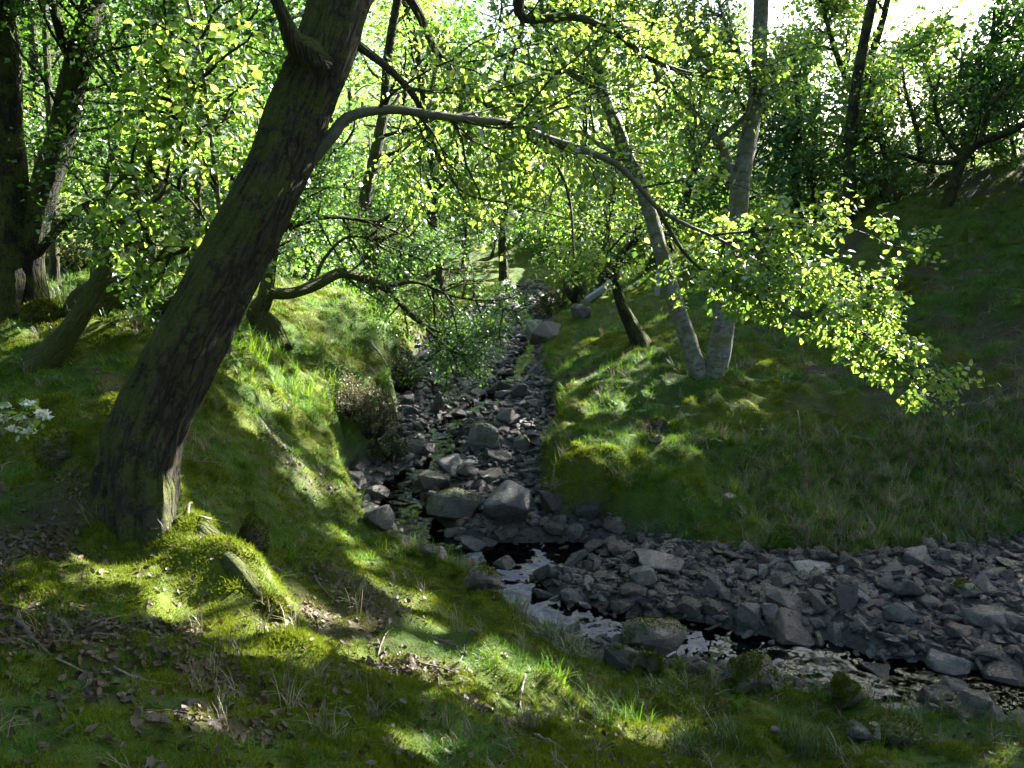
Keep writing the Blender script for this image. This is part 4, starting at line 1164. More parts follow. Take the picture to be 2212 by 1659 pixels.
# hand placed stones: px, base py, width px, height px, style, material, tilt(deg x,y), label
STONES = [
    (1097, 1140, 112, 104, 'block', 'rock', (8, -6), 'largest pale topped boulder wedged beside the undercut mossy bank'),
    (978, 1138, 132, 76, 'round', 'rock_moss', (0, 0), 'squat dark boulder with green moss on its face in mid stream'),
    (820, 1150, 74, 62, 'round', 'rock', (0, 10), 'rounded grey boulder at the left water edge below the falls'),
    (1040, 985, 85, 70, 'slab', 'rock_moss', (30, 35), 'tilted angular slab standing on edge with yellow lichen in mid stream'),
    (908, 992, 64, 32, 'round', 'rock_dark', (0, 0), 'flat dark rounded stone beside the upper white water'),
    (1129, 980, 44, 38, 'block', 'rock_moss', (0, 20), 'small moss capped stone close under the right bank'),
    (971, 1018, 66, 42, 'wedge', 'rock_pale', (0, 15), 'wedge shaped greenish stone beside the chute'),
    (1079, 1003, 70, 24, 'slab', 'rock', (6, 14), 'flat grey slab lying above the largest boulder'),
    (1053, 1045, 70, 26, 'slab', 'rock', (0, -14), 'long plank shaped stone propped behind the largest boulder'),
    (1010, 1040, 46, 36, 'block', 'rock_dark', (0, 20), 'dark broken stone leaning on the plank shaped stone'),
    (938, 1066, 76, 44, 'block', 'rock_dark', (10, 0), 'dark blocky stone behind the squat mossy boulder'),
    (951, 848, 54, 34, 'block', 'rock_dark', (0, 0), 'brown rectangular block high in the stream bed'),
    (942, 893, 62, 40, 'slab', 'rock', (10, -38), 'leaning slab rising from the stones in the upper bed'),
    (1000, 915, 46, 30, 'block', 'rock', (0, 10), 'grey angular stone behind the upright mossy slab'),
    (1122, 862, 42, 36, 'round', 'rock_dark', (0, 0), 'dark round stone in the upper bed near the right bank'),
    (1056, 862, 32, 40, 'wedge', 'rock_moss', (0, 8), 'upright pointed stone in the upper stream bed'),
    (1090, 868, 50, 26, 'slab', 'rock', (0, -20), 'sloping grey slab next to the dark round stone'),
    (1176, 742, 80, 58, 'block', 'rock_pale', (0, -8), 'big pale boulder at the bend below the gorse'),
    (1255, 690, 46, 36, 'round', 'rock_moss', (0, 0), 'moss topped boulder on the bank beside the gorse'),
    (924, 785, 46, 30, 'round', 'rock', (0, 0), 'grey rounded stone at the left edge of the upper bed'),
    (956, 803, 32, 22, 'round', 'rock_pale', (0, 0), 'small pale round stone in the upper bed under the hawthorn'),
    (1093, 815, 36, 20, 'slab', 'rock_pale', (0, 0), 'pale flat stone catching light in the upper bed'),
    (872, 884, 46, 34, 'block', 'rock_dark', (0, 0), 'dark stone half under the heather at the left bank'),
    (880, 905, 46, 30, 'block', 'rock', (0, 15), 'grey stone below the heather at the left bank'),
    (1097, 925, 52, 46, 'slab', 'rock', (10, 42), 'steeply tilted grey slab near the right bank'),
    (1150, 955, 62, 26, 'slab', 'rock_dark', (0, -8), 'long dark slab lying against the right bank'),
    (812, 1084, 64, 34, 'round', 'rock_dark', (0, 0), 'dark smooth stone at the left water margin'),
    (906, 1052, 38, 26, 'block', 'rock', (0, 0), 'small grey block in the white water chute'),
    (878, 1075, 44, 36, 'block', 'rock_dark', (0, 0), 'wet black stone splitting the chute'),
    (1151, 888, 42, 26, 'block', 'rock', (0, 0), 'grey stone hugging the right bank in the upper bed'),
    (1236, 1315, 62, 42, 'round', 'rock', (0, 0), 'rounded grey stone on the gravel spit below the pool'),
    (1174, 1258, 46, 42, 'wedge', 'rock', (0, 10), 'pointed stone standing alone in the dark pool'),
    (1387, 1272, 66, 50, 'round', 'rock_pale', (0, 0), 'rounded olive stone leaning on the flat pale slab'),
    (1420, 1240, 120, 34, 'slab', 'rock_pale', (4, 6), 'broad flat pale green slab beside the pool'),
    (1335, 1203, 60, 36, 'slab', 'rock', (0, 0), 'grey slab at the back edge of the pool'),
    (1239, 1178, 54, 36, 'slab', 'rock_pale', (0, -32), 'tilted pale slab at the foot of the undercut bank'),
    (1366, 1305, 72, 34, 'round', 'rock', (0, 0), 'smooth oval stone on the gravel between pool and mossy boulder'),
    (1345, 1335, 60, 36, 'round', 'rock', (0, 8), 'smooth grey stone by the outflow of the pool'),
    (1408, 1425, 152, 92, 'round', 'rock_moss', (0, 0), 'largest brown boulder with a mossy cap beside the near bank'),
    (1338, 1450, 82, 56, 'block', 'rock_moss', (0, 12), 'mossy angular block leaning against the near bank'),
    (1408, 1458, 60, 44, 'slab', 'rock_fullmoss', (0, 25), 'green mossed slab below the brown boulder'),
    (1618, 1508, 122, 90, 'wedge', 'rock_fullmoss', (0, -6), 'pyramid shaped boulder coated in dark moss at the near water edge'),
    (1616, 1372, 66, 74, 'round', 'rock', (0, 12), 'tall cracked grey boulder on the edge of the gravel bar'),
    (1664, 1355, 48, 58, 'block', 'rock_pale', (0, 12), 'upright greenish block beside the cracked boulder'),
    (1707, 1408, 128, 76, 'wedge', 'rock', (0, 14), 'broad blue grey boulder sloping to the water'),
    (1691, 1330, 96, 44, 'slab', 'rock', (0, 18), 'long sloping slab behind the blue grey boulder'),
    (1830, 1328, 58, 74, 'block', 'rock', (0, -6), 'upright split block standing on the gravel bar'),
    (1868, 1315, 48, 54, 'wedge', 'rock_pale', (0, -10), 'pale triangular stone leaning on the upright split block'),
    (1947, 1300, 84, 56, 'block', 'rock_dark', (14, 0), 'large dark purple slab facing the stream on the gravel bar'),
    (1941, 1360, 76, 54, 'block', 'rock', (16, 0), 'flat faced brown grey slab below the dark purple slab'),
    (1806, 1405, 72, 50, 'wedge', 'rock', (0, -8), 'wedge stone at the water edge beside the blue grey boulder'),
    (2045, 1478, 122, 58, 'round', 'rock_pale', (0, 6), 'large pale smooth boulder in the lower stream'),
    (1780, 1470, 76, 50, 'round', 'rock_dark', (0, -14), 'dark ridged boulder in the lower water'),
    (1898, 1495, 108, 46, 'slab', 'rock_dark', (0, 10), 'long black slab beside the lower white water'),
    (1926, 1418, 62, 40, 'block', 'rock', (0, 8), 'square grey stone above the lower white water'),
    (2123, 1360, 98, 50, 'slab', 'rock', (8, -6), 'wide grey slab on the far side of the gravel bar'),
    (2071, 1390, 70, 40, 'round', 'rock_dark', (0, 0), 'dark rounded stone in the middle of the gravel bar'),
    (2019, 1535, 86, 50, 'round', 'rock_dark', (0, 0), 'black wet boulder in the lower stream by the rushes'),
    (2165, 1510, 118, 76, 'round', 'rock_dark', (0, 0), 'large black mossy boulder damming the lower stream'),
    (2095, 1545, 96, 48, 'block', 'rock_dark', (0, 0), 'low black block between the two wet boulders'),
    (2195, 1550, 78, 44, 'slab', 'rock', (0, 0), 'flat slab at the near edge of the lower stream'),
    (1832, 1530, 88, 66, 'wedge', 'rock_fullmoss', (0, 0), 'dark mossy boulder next to the near bank rushes'),
    (1488, 1340, 64, 46, 'round', 'rock_dark', (0, 0), 'dark mossy hump on the gravel above the brown boulder'),
    (1535, 1338, 48, 44, 'round', 'rock_dark', (0, 0), 'small black hump beside the dark mossy hump'),
    (1686, 1285, 66, 40, 'block', 'rock_dark', (0, 0), 'dark shadowed block in the middle of the gravel bar'),
    (1748, 1243, 84, 26, 'slab', 'rock_pale', (0, 0), 'pale flat slab at the back of the gravel bar'),
    (2019, 1252, 66, 36, 'wedge', 'rock', (0, 0), 'purple grey stone at the foot of the rough grass'),
    (2128, 1445, 86, 48, 'round', 'rock_dark', (0, 0), 'dark boulder behind the large pale smooth boulder'),
    (1613, 1205, 38, 34, 'wedge', 'rock_pale', (0, 0), 'small upright triangular stone at the grass edge'),
    (1652, 1222, 50, 26, 'slab', 'rock', (0, 12), 'flat stone next to the triangular stone at the grass edge'),
    (2081, 1300, 70, 40, 'round', 'rock_moss', (0, 0), 'hollowed brown mossy boulder on the gravel bar'),
    (2180, 1362, 66, 36, 'slab', 'rock', (0, 0), 'slab leaning on the wide grey slab of the bar'),
    (1863, 1605, 82, 44, 'round', 'rock_moss', (0, 0), 'mossy topped stone set in the turf of the near bank'),
    (1673, 1588, 26, 18, 'round', 'rock_pale', (0, 0), 'little pale stone among the near bank rushes'),
    (1043, 1280, 92, 52, 'round', 'rock_moss', (0, 0), 'moss capped boulder at the left lip of the pool'),
    (1020, 1200, 64, 34, 'slab', 'rock', (0, 10), 'grey slab on the stones below the squat mossy boulder'),
    (1092, 1172, 74, 36, 'slab', 'rock_dark', (0, -6), 'wet dark slab at the head of the pool'),
    (1425, 935, 46, 30, 'round', 'rock_fullmoss', (0, 0), 'moss covered stone in the turf below the birch'),
    (1415, 968, 40, 22, 'round', 'rock_moss', (0, 0), 'half buried stone just below the moss covered stone on the slope'),
    (1310, 947, 24, 10, 'slab', 'rock_pale', (0, 0), 'small white flat stone lying on bright moss'),
    (1327, 1158, 48, 44, 'round', 'rock_moss', (0, 0), 'mossy boulder tucked under the right bank'),
    (1190, 1120, 56, 60, 'block', 'rock_dark', (0, 0), 'black boulder shadowed under the overhanging bank'),
    (1270, 1130, 60, 50, 'block', 'rock_dark', (0, 0), 'black stone supporting the overhanging turf'),
    (1575, 1085, 32, 16, 'slab', 'rock_pale', (0, 0), 'small bluish flat stone in the rough grass'),
    (1660, 1168, 22, 20, 'block', 'rock_pale', (0, 0), 'tiny lilac stone lying at the grass foot'),
    (985, 1170, 60, 34, 'block', 'rock', (0, 0), 'grey stone below the squat boulder at the pool inlet'),
    (885, 1170, 50, 28, 'round', 'rock_dark', (0, 0), 'dark stone at the left foot of the falls'),
    (930, 1205, 46, 26, 'round', 'rock', (0, 0), 'rounded stone in the riffle above the pool lip'),
    (1150, 1345, 36, 22, 'round', 'rock', (0, 0), 'small egg shaped stone near the near bank turf'),
    (1265, 1375, 80, 30, 'slab', 'rock_dark', (0, 0), 'flat dark slab below the pool outflow'),
    (1130, 1300, 50, 24, 'slab', 'rock_dark', (0, 0), 'dark flat stone at the pool outlet'),
]
shape = {'slab': (1.0, 0.75, 0.36), 'block': (1.0, 0.8, 0.72), 'round': (1.0, 0.85, 0.68), 'wedge': (1.0, 0.85, 0.85)}
taken = []
for i, (px, py, w, h, st, mt, tilt, lb) in enumerate(STONES):
    b = hit(px, min(py, 1640))
    s = b[1] / FPX / CP
    W = w * s * 0.98
    Hh = h * s * 1.0
    dims = (1.0, float(R.uniform(0.7, 0.95)), max(0.25, Hh / W))
    me = rock_mesh('stone', 900 + i, dims, st, 2 if w > 60 else 1)
    me.materials.append(M[mt])
    o = link('boulder' if w > 60 else 'stone', me, None, lb, 'boulder' if w > 60 else 'stone')
    o.scale = (W, W, W)
    o.rotation_euler = (math.radians(tilt[0]), math.radians(tilt[1]), float(R.uniform(-0.4, 0.4)))
    depth = W * dims[1] * 0.45
    y = b[1] + depth * 0.8
    x = b[0] * y / b[1]
    o.location = (x, y, b[2] + Hh * 0.40)
    taken.append((x, y, W * 0.5))
    if mt in ('rock_moss', 'rock_fullmoss'):
        me.calc_loop_triangles()
        tri = np.empty(len(me.loop_triangles) * 3, int); me.loop_triangles.foreach_get('vertices', tri)
        vc = np.empty(len(me.vertices) * 3); me.vertices.foreach_get('co', vc); vc = vc.reshape(-1, 3)[tri.reshape(-1, 3)]
        fn = np.cross(vc[:, 1] - vc[:, 0], vc[:, 2] - vc[:, 0]); ar = np.linalg.norm(fn, axis=1); fn = unit(fn)
        rngm = np.random.default_rng(3000 + i)
        nf = 5000 if mt == 'rock_fullmoss' else 2600
        pk = rngm.choice(len(ar), nf, p=ar / ar.sum()); uv = rngm.uniform(0, 1, (nf, 2)); uv[uv.sum(1) > 1] = 1 - uv[uv.sum(1) > 1]
        mp_ = vc[pk, 0] + uv[:, :1] * (vc[pk, 1] - vc[pk, 0]) + uv[:, 1:] * (vc[pk, 2] - vc[pk, 0])
        kk = (fn[pk, 2] * 0.7 + vnoise(mp_ * 5 + i, 5) * 0.8 + vnoise(mp_ * 14 + i, 6) * 0.4) > (0.34 if mt == 'rock_fullmoss' else 0.6)
        if kk.sum() > 20:
            link('moss', leaf_mesh('moss', mp_[kk], fn[pk][kk] * 2.0, 0.015 / W, M['mosspile'], rngm, True, flat=0.0, droop=-.3), o, kind='stuff')
taken = np.array(taken)

# loose stones, the largest three hundred or so as objects
VAR = []
for k in range(14):
    st = ['slab', 'slab', 'block', 'block', 'wedge', 'slab', 'round'][k % 7]
    d = shape[st]
    VAR.append({m_: None for m_ in ('rock', 'rock_pale', 'rock_dark', 'rock_moss')})
    me = rock_mesh('loose_stone', 1500 + k, (d[0], d[1] * R.uniform(.7, 1.1), d[2] * R.uniform(.7, 1.2)), st, 0)
    for m_ in VAR[-1]:
        c = me.copy(); c.materials.append(M[m_]); VAR[-1][m_] = c
cand = np.stack([R.uniform(-3.2, 6.5, 30000), R.uniform(4.8, 24, 30000)], 1)
sd = poly_sd(cand[:, 0], cand[:, 1], CHAN)
vis = np.abs(cand[:, 0]) < cand[:, 1] * 0.63
cand = cand[(sd < -0.03) & vis]
R.shuffle(cand)
ZONES = {'lower': ('of the lower gravel bar', 'loose stones of the lower gravel bar'),
         'upper': ('of the narrow upper bed', 'loose stones of the upper stream bed'),
         'pool': ('around the dark pool', 'loose stones around the pool')}
placed = []
cnt_ = [0, 0]
for c in cand:
    if len(placed) >= 298:
        break
    dist = c[1]
    up_ = dist > 8.8
    if cnt_[up_] >= (152, 146)[up_]:
        continue
    sz = float(np.clip(R.lognormal(-1.85, 0.45), 0.08, 0.36)) * (1.0 if dist < 10 else 1.15)
    if (np.hypot(taken[:, 0] - c[0], taken[:, 1] - c[1]) < taken[:, 2] * 0.8 + sz * 0.45).any():
        continue
    if placed and (np.hypot(*(np.array(placed)[:, :2] - c).T) < (np.array(placed)[:, 2] + sz) * 0.42).any():
        continue
    placed.append((c[0], c[1], sz)); cnt_[up_] += 1
gzs = terrain(np.array(placed)[:, 0], np.array(placed)[:, 1])
for (x, y, sz), z in zip(placed, gzs):
    zone = 'upper' if y > 8.8 else ('lower' if x > 1.3 else 'pool')
    dw = float(line_d(np.array([x]), np.array([y]), WPATH)[0])
    m_ = R.choice(['rock', 'rock_pale', 'rock_dark', 'rock_moss'], p=[.38, .24, .28, .10] if dw > 0.4 else [.33, .04, .53, .10])
    vi = int(R.integers(len(VAR)))
    form = {'slab': 'flat slate', 'block': 'blocky', 'wedge': 'wedge shaped', 'round': 'rounded'}[['slab', 'slab', 'block', 'block', 'wedge', 'slab', 'round'][vi % 7]]
    size_w = 'small' if sz < 0.14 else ('middling' if sz < 0.2 else 'big')
    wet = 'in the water' if dw < 0.3 else 'on dry gravel'
    lb_ = '%s %s %s stone lying loose %s %s' % (size_w, {'rock': 'grey', 'rock_pale': 'pale', 'rock_dark': 'dark', 'rock_moss': 'mossy'}[m_], form, wet, ZONES[zone][0])
    o = link('loose_stone', VAR[vi][m_], None, lb_, 'stone', lb_)
    o.location = (x, y, z + sz * 0.16)
    o.rotation_euler = (float(R.normal(0, .28)), float(R.normal(0, .28)), float(R.uniform(0, 6.28)))
    o.scale = (sz, sz * float(R.uniform(.8, 1.2)), sz * float(R.uniform(.8, 1.3)))


# ------------------------------------------------------------------ scattered stuff (instanced by geometry nodes)
def scatter(name, templates_mesh, pts, rot, scl, tint, label, cat):
    me = new_mesh(name, pts, attrs={'rot': rot, 'scl': scl, 'tint': tint})
    o = link(name, me, None, label, cat, None, 'stuff')
    tobj = bpy.data.objects.new(name + '_unit', templates_mesh)
    ng = bpy.data.node_groups.new(name, 'GeometryNodeTree')
    ng.interface.new_socket('Geometry', in_out='INPUT', socket_type='NodeSocketGeometry')
    ng.interface.new_socket('Geometry', in_out='OUTPUT', socket_type='NodeSocketGeometry')
    gi = ng.nodes.new('NodeGroupInput'); go = ng.nodes.new('NodeGroupOutput')
    ip = ng.nodes.new('GeometryNodeInstanceOnPoints')
    oi = ng.nodes.new('GeometryNodeObjectInfo'); oi.inputs['Object'].default_value = tobj
    a = ng.nodes.new('GeometryNodeInputNamedAttribute'); a.data_type = 'FLOAT_VECTOR'; a.inputs[0].default_value = 'rot'
    e = ng.nodes.new('FunctionNodeEulerToRotation')
    b = ng.nodes.new('GeometryNodeInputNamedAttribute'); b.data_type = 'FLOAT'; b.inputs[0].default_value = 'scl'
    L = ng.links.new
    L(gi.outputs[0], ip.inputs['Points']); L(oi.outputs['Geometry'], ip.inputs['Instance'])
    L(a.outputs['Attribute'], e.inputs[0]); L(e.outputs[0], ip.inputs['Rotation']); L(b.outputs['Attribute'], ip.inputs['Scale'])
    L(ip.outputs[0], go.inputs[0])
    md = o.modifiers.new('scatter', 'NODES'); md.node_group = ng
    return o


def blades(n, rad, h0, h1, width, lean, rng, seg=2, curl=0.5):
    """a clump of n bent blades"""
    V, F, T3 = [], [], []
    for i in range(n):
        a = rng.uniform(0, 6.283); r = rad * math.sqrt(rng.uniform(0, 1))
        p = np.array([r * math.cos(a), r * math.sin(a), -0.01])
        b = rng.uniform(0, 6.283)
        out = np.array([math.cos(b), math.sin(b), 0])
        side = np.array([-out[1], out[0], 0]) * width * rng.uniform(.6, 1.2) * 0.5
        h = rng.uniform(h0, h1); le = lean * rng.uniform(0.2, 1.3)
        o = len(V)
        for k in range(seg):
            t = k / seg
            q = p + out * h * le * (t ** (1 + curl)) + np.array([0, 0, h * t * (1 - 0.35 * le * t)])
            V += [q - side * (1 - t * 0.4), q + side * (1 - t * 0.4)]
        V.append(p + out * h * le + np.array([0, 0, h * (1 - 0.35 * le)]))
        for k in range(seg - 1):
            F.append((o + 2 * k, o + 2 * k + 1, o + 2 * k + 3, o + 2 * k + 2))
        T3.append((o + 2 * seg - 2, o + 2 * seg - 1, o + 2 * seg))
    return np.array(V), np.array(F) if F else None, np.array(T3)


def band_points(dens):
    """random ground points; dens = list of (y0, y1, per square metre)"""
    out = []
    for y0, y1, d in dens:
        hw = y1 * 0.64 + 0.5
        n = int((y1 - y0) * 2 * hw * d)
        p = np.stack([R.uniform(-hw, hw, n), R.uniform(y0, y1, n)], 1)
        p = p[np.abs(p[:, 0]) < p[:, 1] * 0.64 + 0.4]
        out.append(p)
    return np.vstack(out)


def on_ground(p):
    z = terrain(p[:, 0], p[:, 1])
    n = gnormal(p[:, 0], p[:, 1])
    return np.column_stack([p, z]), n


def tilt_rot(n, amt, rng):
    """euler that leans +Z partly to the surface normal, with random spin"""
    spin = rng.uniform(0, 6.283, len(n))
    out = np.zeros((len(n), 3))
    nn = unit(n * amt + np.array([0, 0, 1]) * (1 - amt))
    for i in range(len(n)):
        q = Vector((0, 0, 1)).rotation_difference(Vector(nn[i]))
        e = (q.to_matrix() @ Matrix.Rotation(spin[i], 3, 'Z')).to_euler()
        out[i] = e
    return out


rg = np.random.default_rng(77)
pts = band_points([(1.8, 4.0, 1100), (4.0, 7.0, 520), (7.0, 10, 330), (10, 15, 170), (15, 24, 50)])
sd = poly_sd(pts[:, 0], pts[:, 1], CHAN)
pts = pts[sd > 0.03]
litv, mov, rouv = cover(pts[:, 0], pts[:, 1])
u = R.uniform(0, 1, len(pts))
patch = n2(pts[:, 0], pts[:, 1], 1.3, 71, 2)
P3, NRM = on_ground(pts)
steep = NRM[:, 2] < 0.45
dist = pts[:, 1]
szk = 0.75 + 0.055 * dist
# moss
k = (u < mov * (1 - 0.75 * litv) * 0.95) & (u > 0.04)
V, F, T3 = blades(46, 0.055, 0.018, 0.040, 0.0065, 0.9, rg, 1)
tm = new_mesh('moss_unit', V, F, T3, M['moss'])
lip = smooth(-0.2, 0.6, pts[k, 0]) * smooth(7.5, 8.5, pts[k, 1]) * smooth(4.2, 2.5, pts[k, 0])  # moss tint is raised here, painting in the right bank's soft light
tint = np.clip(0.45 + 0.3 * lip + 0.35 * n2(pts[k, 0], pts[k, 1], 2.5, 73, 2) + R.normal(0, .15, k.sum()), 0, 1)
scatter('moss', tm, P3[k], tilt_rot(NRM[k], 0.8, R), szk[k] * R.uniform(.8, 1.3, k.sum()), tint, 'soft yellow green moss carpeting both banks', 'moss')
# short grass
u = R.uniform(0, 1, len(pts))
k = (u < (1 - mov * 0.75) * (1 - 0.85 * litv) * (0.75 + 0.4 * patch) * (0.55 + 0.45 * smooth(4, 7.5, dist))) & ~steep
V, F, T3 = blades(22, 0.05, 0.035, 0.085, 0.0045, 0.8, rg, 2)
tm = new_mesh('grass_unit', V, F, T3, M['grass'])
tint = np.clip(0.4 + 0.3 * n2(pts[k, 0], pts[k, 1], 1.7, 75, 2) + R.normal(0, .18, k.sum()), 0, 1)
scatter('short_grass', tm, P3[k], tilt_rot(NRM[k], 0.5, R), szk[k] * (1 - 0.35 * mov[k]) * (0.72 + 0.28 * smooth(4, 8, dist[k])) * R.uniform(.5, 1.3, k.sum()), tint, 'short green grass growing over the banks', 'grass')
# longer dry and green grass on the rough foot of the right bank and along tussocks
u = R.uniform(0, 1, len(pts))
tuss = smooth(1.2, 0.2, line_d(pts[:, 0], pts[:, 1], BANKLET)) * 0.25 + smooth(.8, .1, line_d(pts[:, 0], pts[:, 1], BANKFAR)) * 0.3
edge = smooth(0.35, 0.05, poly_sd(pts[:, 0], pts[:, 1], CHAN)) * 0.22
k = (u < rouv * 0.30 + edge * 0.5 + 0.012) & ~steep
V, F, T3 = blades(16, 0.04, 0.10, 0.24, 0.0045, 1.0, rg, 3, 0.9)
tm = new_mesh('dry_grass_unit', V, F, T3, M['drygrass'])
scatter('dry_grass', tm, P3[k], tilt_rot(NRM[k], 0.35, R), szk[k] * 0.8 * R.uniform(.6, 1.3, k.sum()), R.uniform(0, 1, k.sum()), 'straw coloured dry grass on the rough slope', 'grass')
u = R.uniform(0, 1, len(pts))
tall = smooth(0.25, 0.6, n2(pts[:, 0], pts[:, 1], 1.1, 91, 2)) * 0.16
k = (u < rouv * 0.32 + edge + tuss + tall) & ~steep
tm = new_mesh('long_grass_unit', V, F, T3, M['grass'])
scatter('long_grass', tm, P3[k], tilt_rot(NRM[k], 0.35, R), szk[k] * 0.8 * R.uniform(.6, 1.3, k.sum()), np.clip(R.normal(.45, .25, k.sum()), 0, 1), 'longer green grass hanging over the bank edges', 'grass')
# dead leaves
pl_ = band_points([(1.8, 4.5, 2300), (4.5, 8, 650), (8, 13, 160)])
litv, mov, rouv = cover(pl_[:, 0], pl_[:, 1])
k = (R.uniform(0, 1, len(pl_)) < litv * 0.85 + 0.08) & (poly_sd(pl_[:, 0], pl_[:, 1], CHAN) > 0.1)
L3, LN = on_ground(pl_[k])
L3[:, 2] += 0.012
V = np.array([(-.5, 0, .02), (-.2, .28, .10), (.25, .25, .06), (.55, 0, .12), (.25, -.25, .10), (-.2, -.28, .02), (0, 0, -.03)]) * 0.031
tm = new_mesh('dead_leaf_unit', V, None, [(6, 0, 5), (6, 5, 4), (6, 4, 3), (6, 3, 2), (6, 2, 1), (6, 1, 0)], M['litter'], smooth_shade=False)
rot = tilt_rot(LN, 0.9, R); rot[:, :2] += R.normal(0, .5, (len(rot), 2))
scatter('leaf_litter', tm, L3, rot, R.uniform(.6, 1.5, len(L3)), R.beta(1.4, 2.2, len(L3)), 'brown dead leaves scattered over the banks', 'leaf litter')
# fallen twigs and dead stems
pt_ = band_points([(1.8, 4.5, 8), (4.5, 8, 8), (8, 14, 5)])
hillk = smooth(1.5, 3.5, pt_[:, 0]) * 0.6 + 0.4
k = (poly_sd(pt_[:, 0], pt_[:, 1], CHAN) > 0.1) & (R.uniform(0, 1, len(pt_)) < hillk)
K3, KN = on_ground(pt_[k]); K3[:, 2] += 0.02
tw_ = []
tr_ = np.random.default_rng(5)
for st_, d_, L_ in (((-.5, 0, 0), (1, .1, .08), 1.0), ((-.1, .02, .02), (.7, .7, .25), .45), ((.15, .03, .03), (.8, -.6, .2), .35)):
    q_, r_ = walk(tr_, np.array(st_, float), np.array(d_, float), L_, 6, .16, np.zeros(3), .016, .006)
    tw_.append(tube(q_, r_, 4))
tm = tubes_mesh('fallen_twig_unit', tw_, M['stick'])
rot = tilt_rot(KN, 0.95, R); rot[:, :2] += R.normal(0, .12, (len(rot), 2))
scatter('fallen_twigs', tm, K3, rot, R.uniform(.08, .24, len(K3)) * (0.8 + 0.06 * K3[:, 1]), R.uniform(0, 1, len(K3)), 'thin pale twigs and dead stems strewn over the banks', 'twigs')
# gravel
cand = np.stack([R.uniform(-3.2, 8.5, 60000), 4.6 + 20 * R.uniform(0, 1, 60000) ** 1.4], 1)
sd = poly_sd(cand[:, 0], cand[:, 1], CHAN)
k = (sd < 0.06) & (np.abs(cand[:, 0]) < cand[:, 1] * 0.66)
cand = cand[k][:17000]
G3, GN = on_ground(cand)
for j, (mt, sl) in enumerate((('rock', slice(0, 7000)), ('rock_pale', slice(7000, 9500)), ('rock_dark', slice(9500, 17000)))):
    g = G3[sl]
    if not len(g): continue
    tm = rock_mesh('pebble_unit', 1700 + j, [(1, .8, .4), (1, .7, .5), (1, .85, .6)][j], ['slab', 'block', 'round'][j], 0)
    tm.materials.append(M[mt])
    s_ = np.clip(R.lognormal(-2.7, 0.55, len(g)), 0.02, 0.16) * (1 + 0.06 * np.maximum(g[:, 1] - 8, 0))
    rot = np.column_stack([R.normal(0, .35, len(g)), R.normal(0, .35, len(g)), R.uniform(0, 6.28, len(g))])
    g = g.copy(); g[:, 2] += s_ * 0.12
    scatter('gravel', tm, g, rot, s_, R.uniform(0, 1, len(g)), ['broken grey slate gravel covering the stream bed', 'pale stone chips in the stream bed', 'dark wet pebbles in the stream bed'][j], 'gravel')


# ------------------------------------------------------------------ rushes, ferns, shrubs, sticks
def tuft(name, px, py, hpx, n, mat, label, group, seed, lean=0.7, cat='grass tuft', rad=0.07, dry=0.15):
    b = hit(px, py)
    rng = np.random.default_rng(seed)
    hh = hpx * b[1] / FPX
    root = thing(name, b, label, cat, group)
    V, F, T3 = blades(n, rad, hh * 0.5, hh * 1.1, 0.0055, lean, rng, 4, 0.8)
    me = new_mesh('green_blades', V, F, T3, mat, {'tint': np.repeat(rng.uniform(0, 1, n), 9)})
    link('green_blades', me, root, kind='stuff')
    nd = max(6, int(n * dry))
    V, F, T3 = blades(nd, rad, hh * 0.3, hh * 0.8, 0.005, lean * 1.5, rng, 4, 1.0)
    link('dry_blades', new_mesh('dry_blades', V, F, T3, M['straw'], {'tint': np.repeat(rng.uniform(0, 1, nd), 9)}), root, kind='stuff')


for i, (px, py, h, n, lb) in enumerate([
        (1480, 1640, 110, 110, 'dark green rush clump on the near bank below the moss mound'),
        (1570, 1610, 90, 90, 'dark green rush clump beside the little pale stone'),
        (1720, 1620, 110, 110, 'rush clump on the near bank before the mossy topped stone'),
        (1780, 1640, 90, 80, 'rush clump between mossy topped stone and stream'),
        (1960, 1580, 90, 110, 'dark rush clump beside the black wet boulder'),
        (1190, 1390, 80, 120, 'drooping straw coloured grass tuft on the edge of the near bank'),
        (1230, 1420, 70, 90, 'smaller drooping tuft beside the mossy angular block')]):
    tuft('rush_tuft', px, py, h, n, M['rush'], lb, 'grass tufts of the near bank', 2000 + i, 0.45 if i < 5 else 0.95, 'rush', 0.10, 0.2 if i < 5 else 0.9)
for i, (px, py, h) in enumerate([(110, 650, 45), (170, 660, 55), (230, 655, 50), (270, 660, 40), (260, 690, 30), (130, 640, 40), (2080, 1190, 70), (2150, 1170, 60), (1960, 1190, 50)]):
    tuft('rush_tuft', px, py, h, 60, M['rush'], 'tall rush clump in the field beyond the slanting tree' if i < 6 else 'rush clump in the rough grass above the gravel bar',
         'rushes in the field' if i < 6 else 'rushes above the gravel bar', 2100 + i, 0.45, 'rush', 0.16)


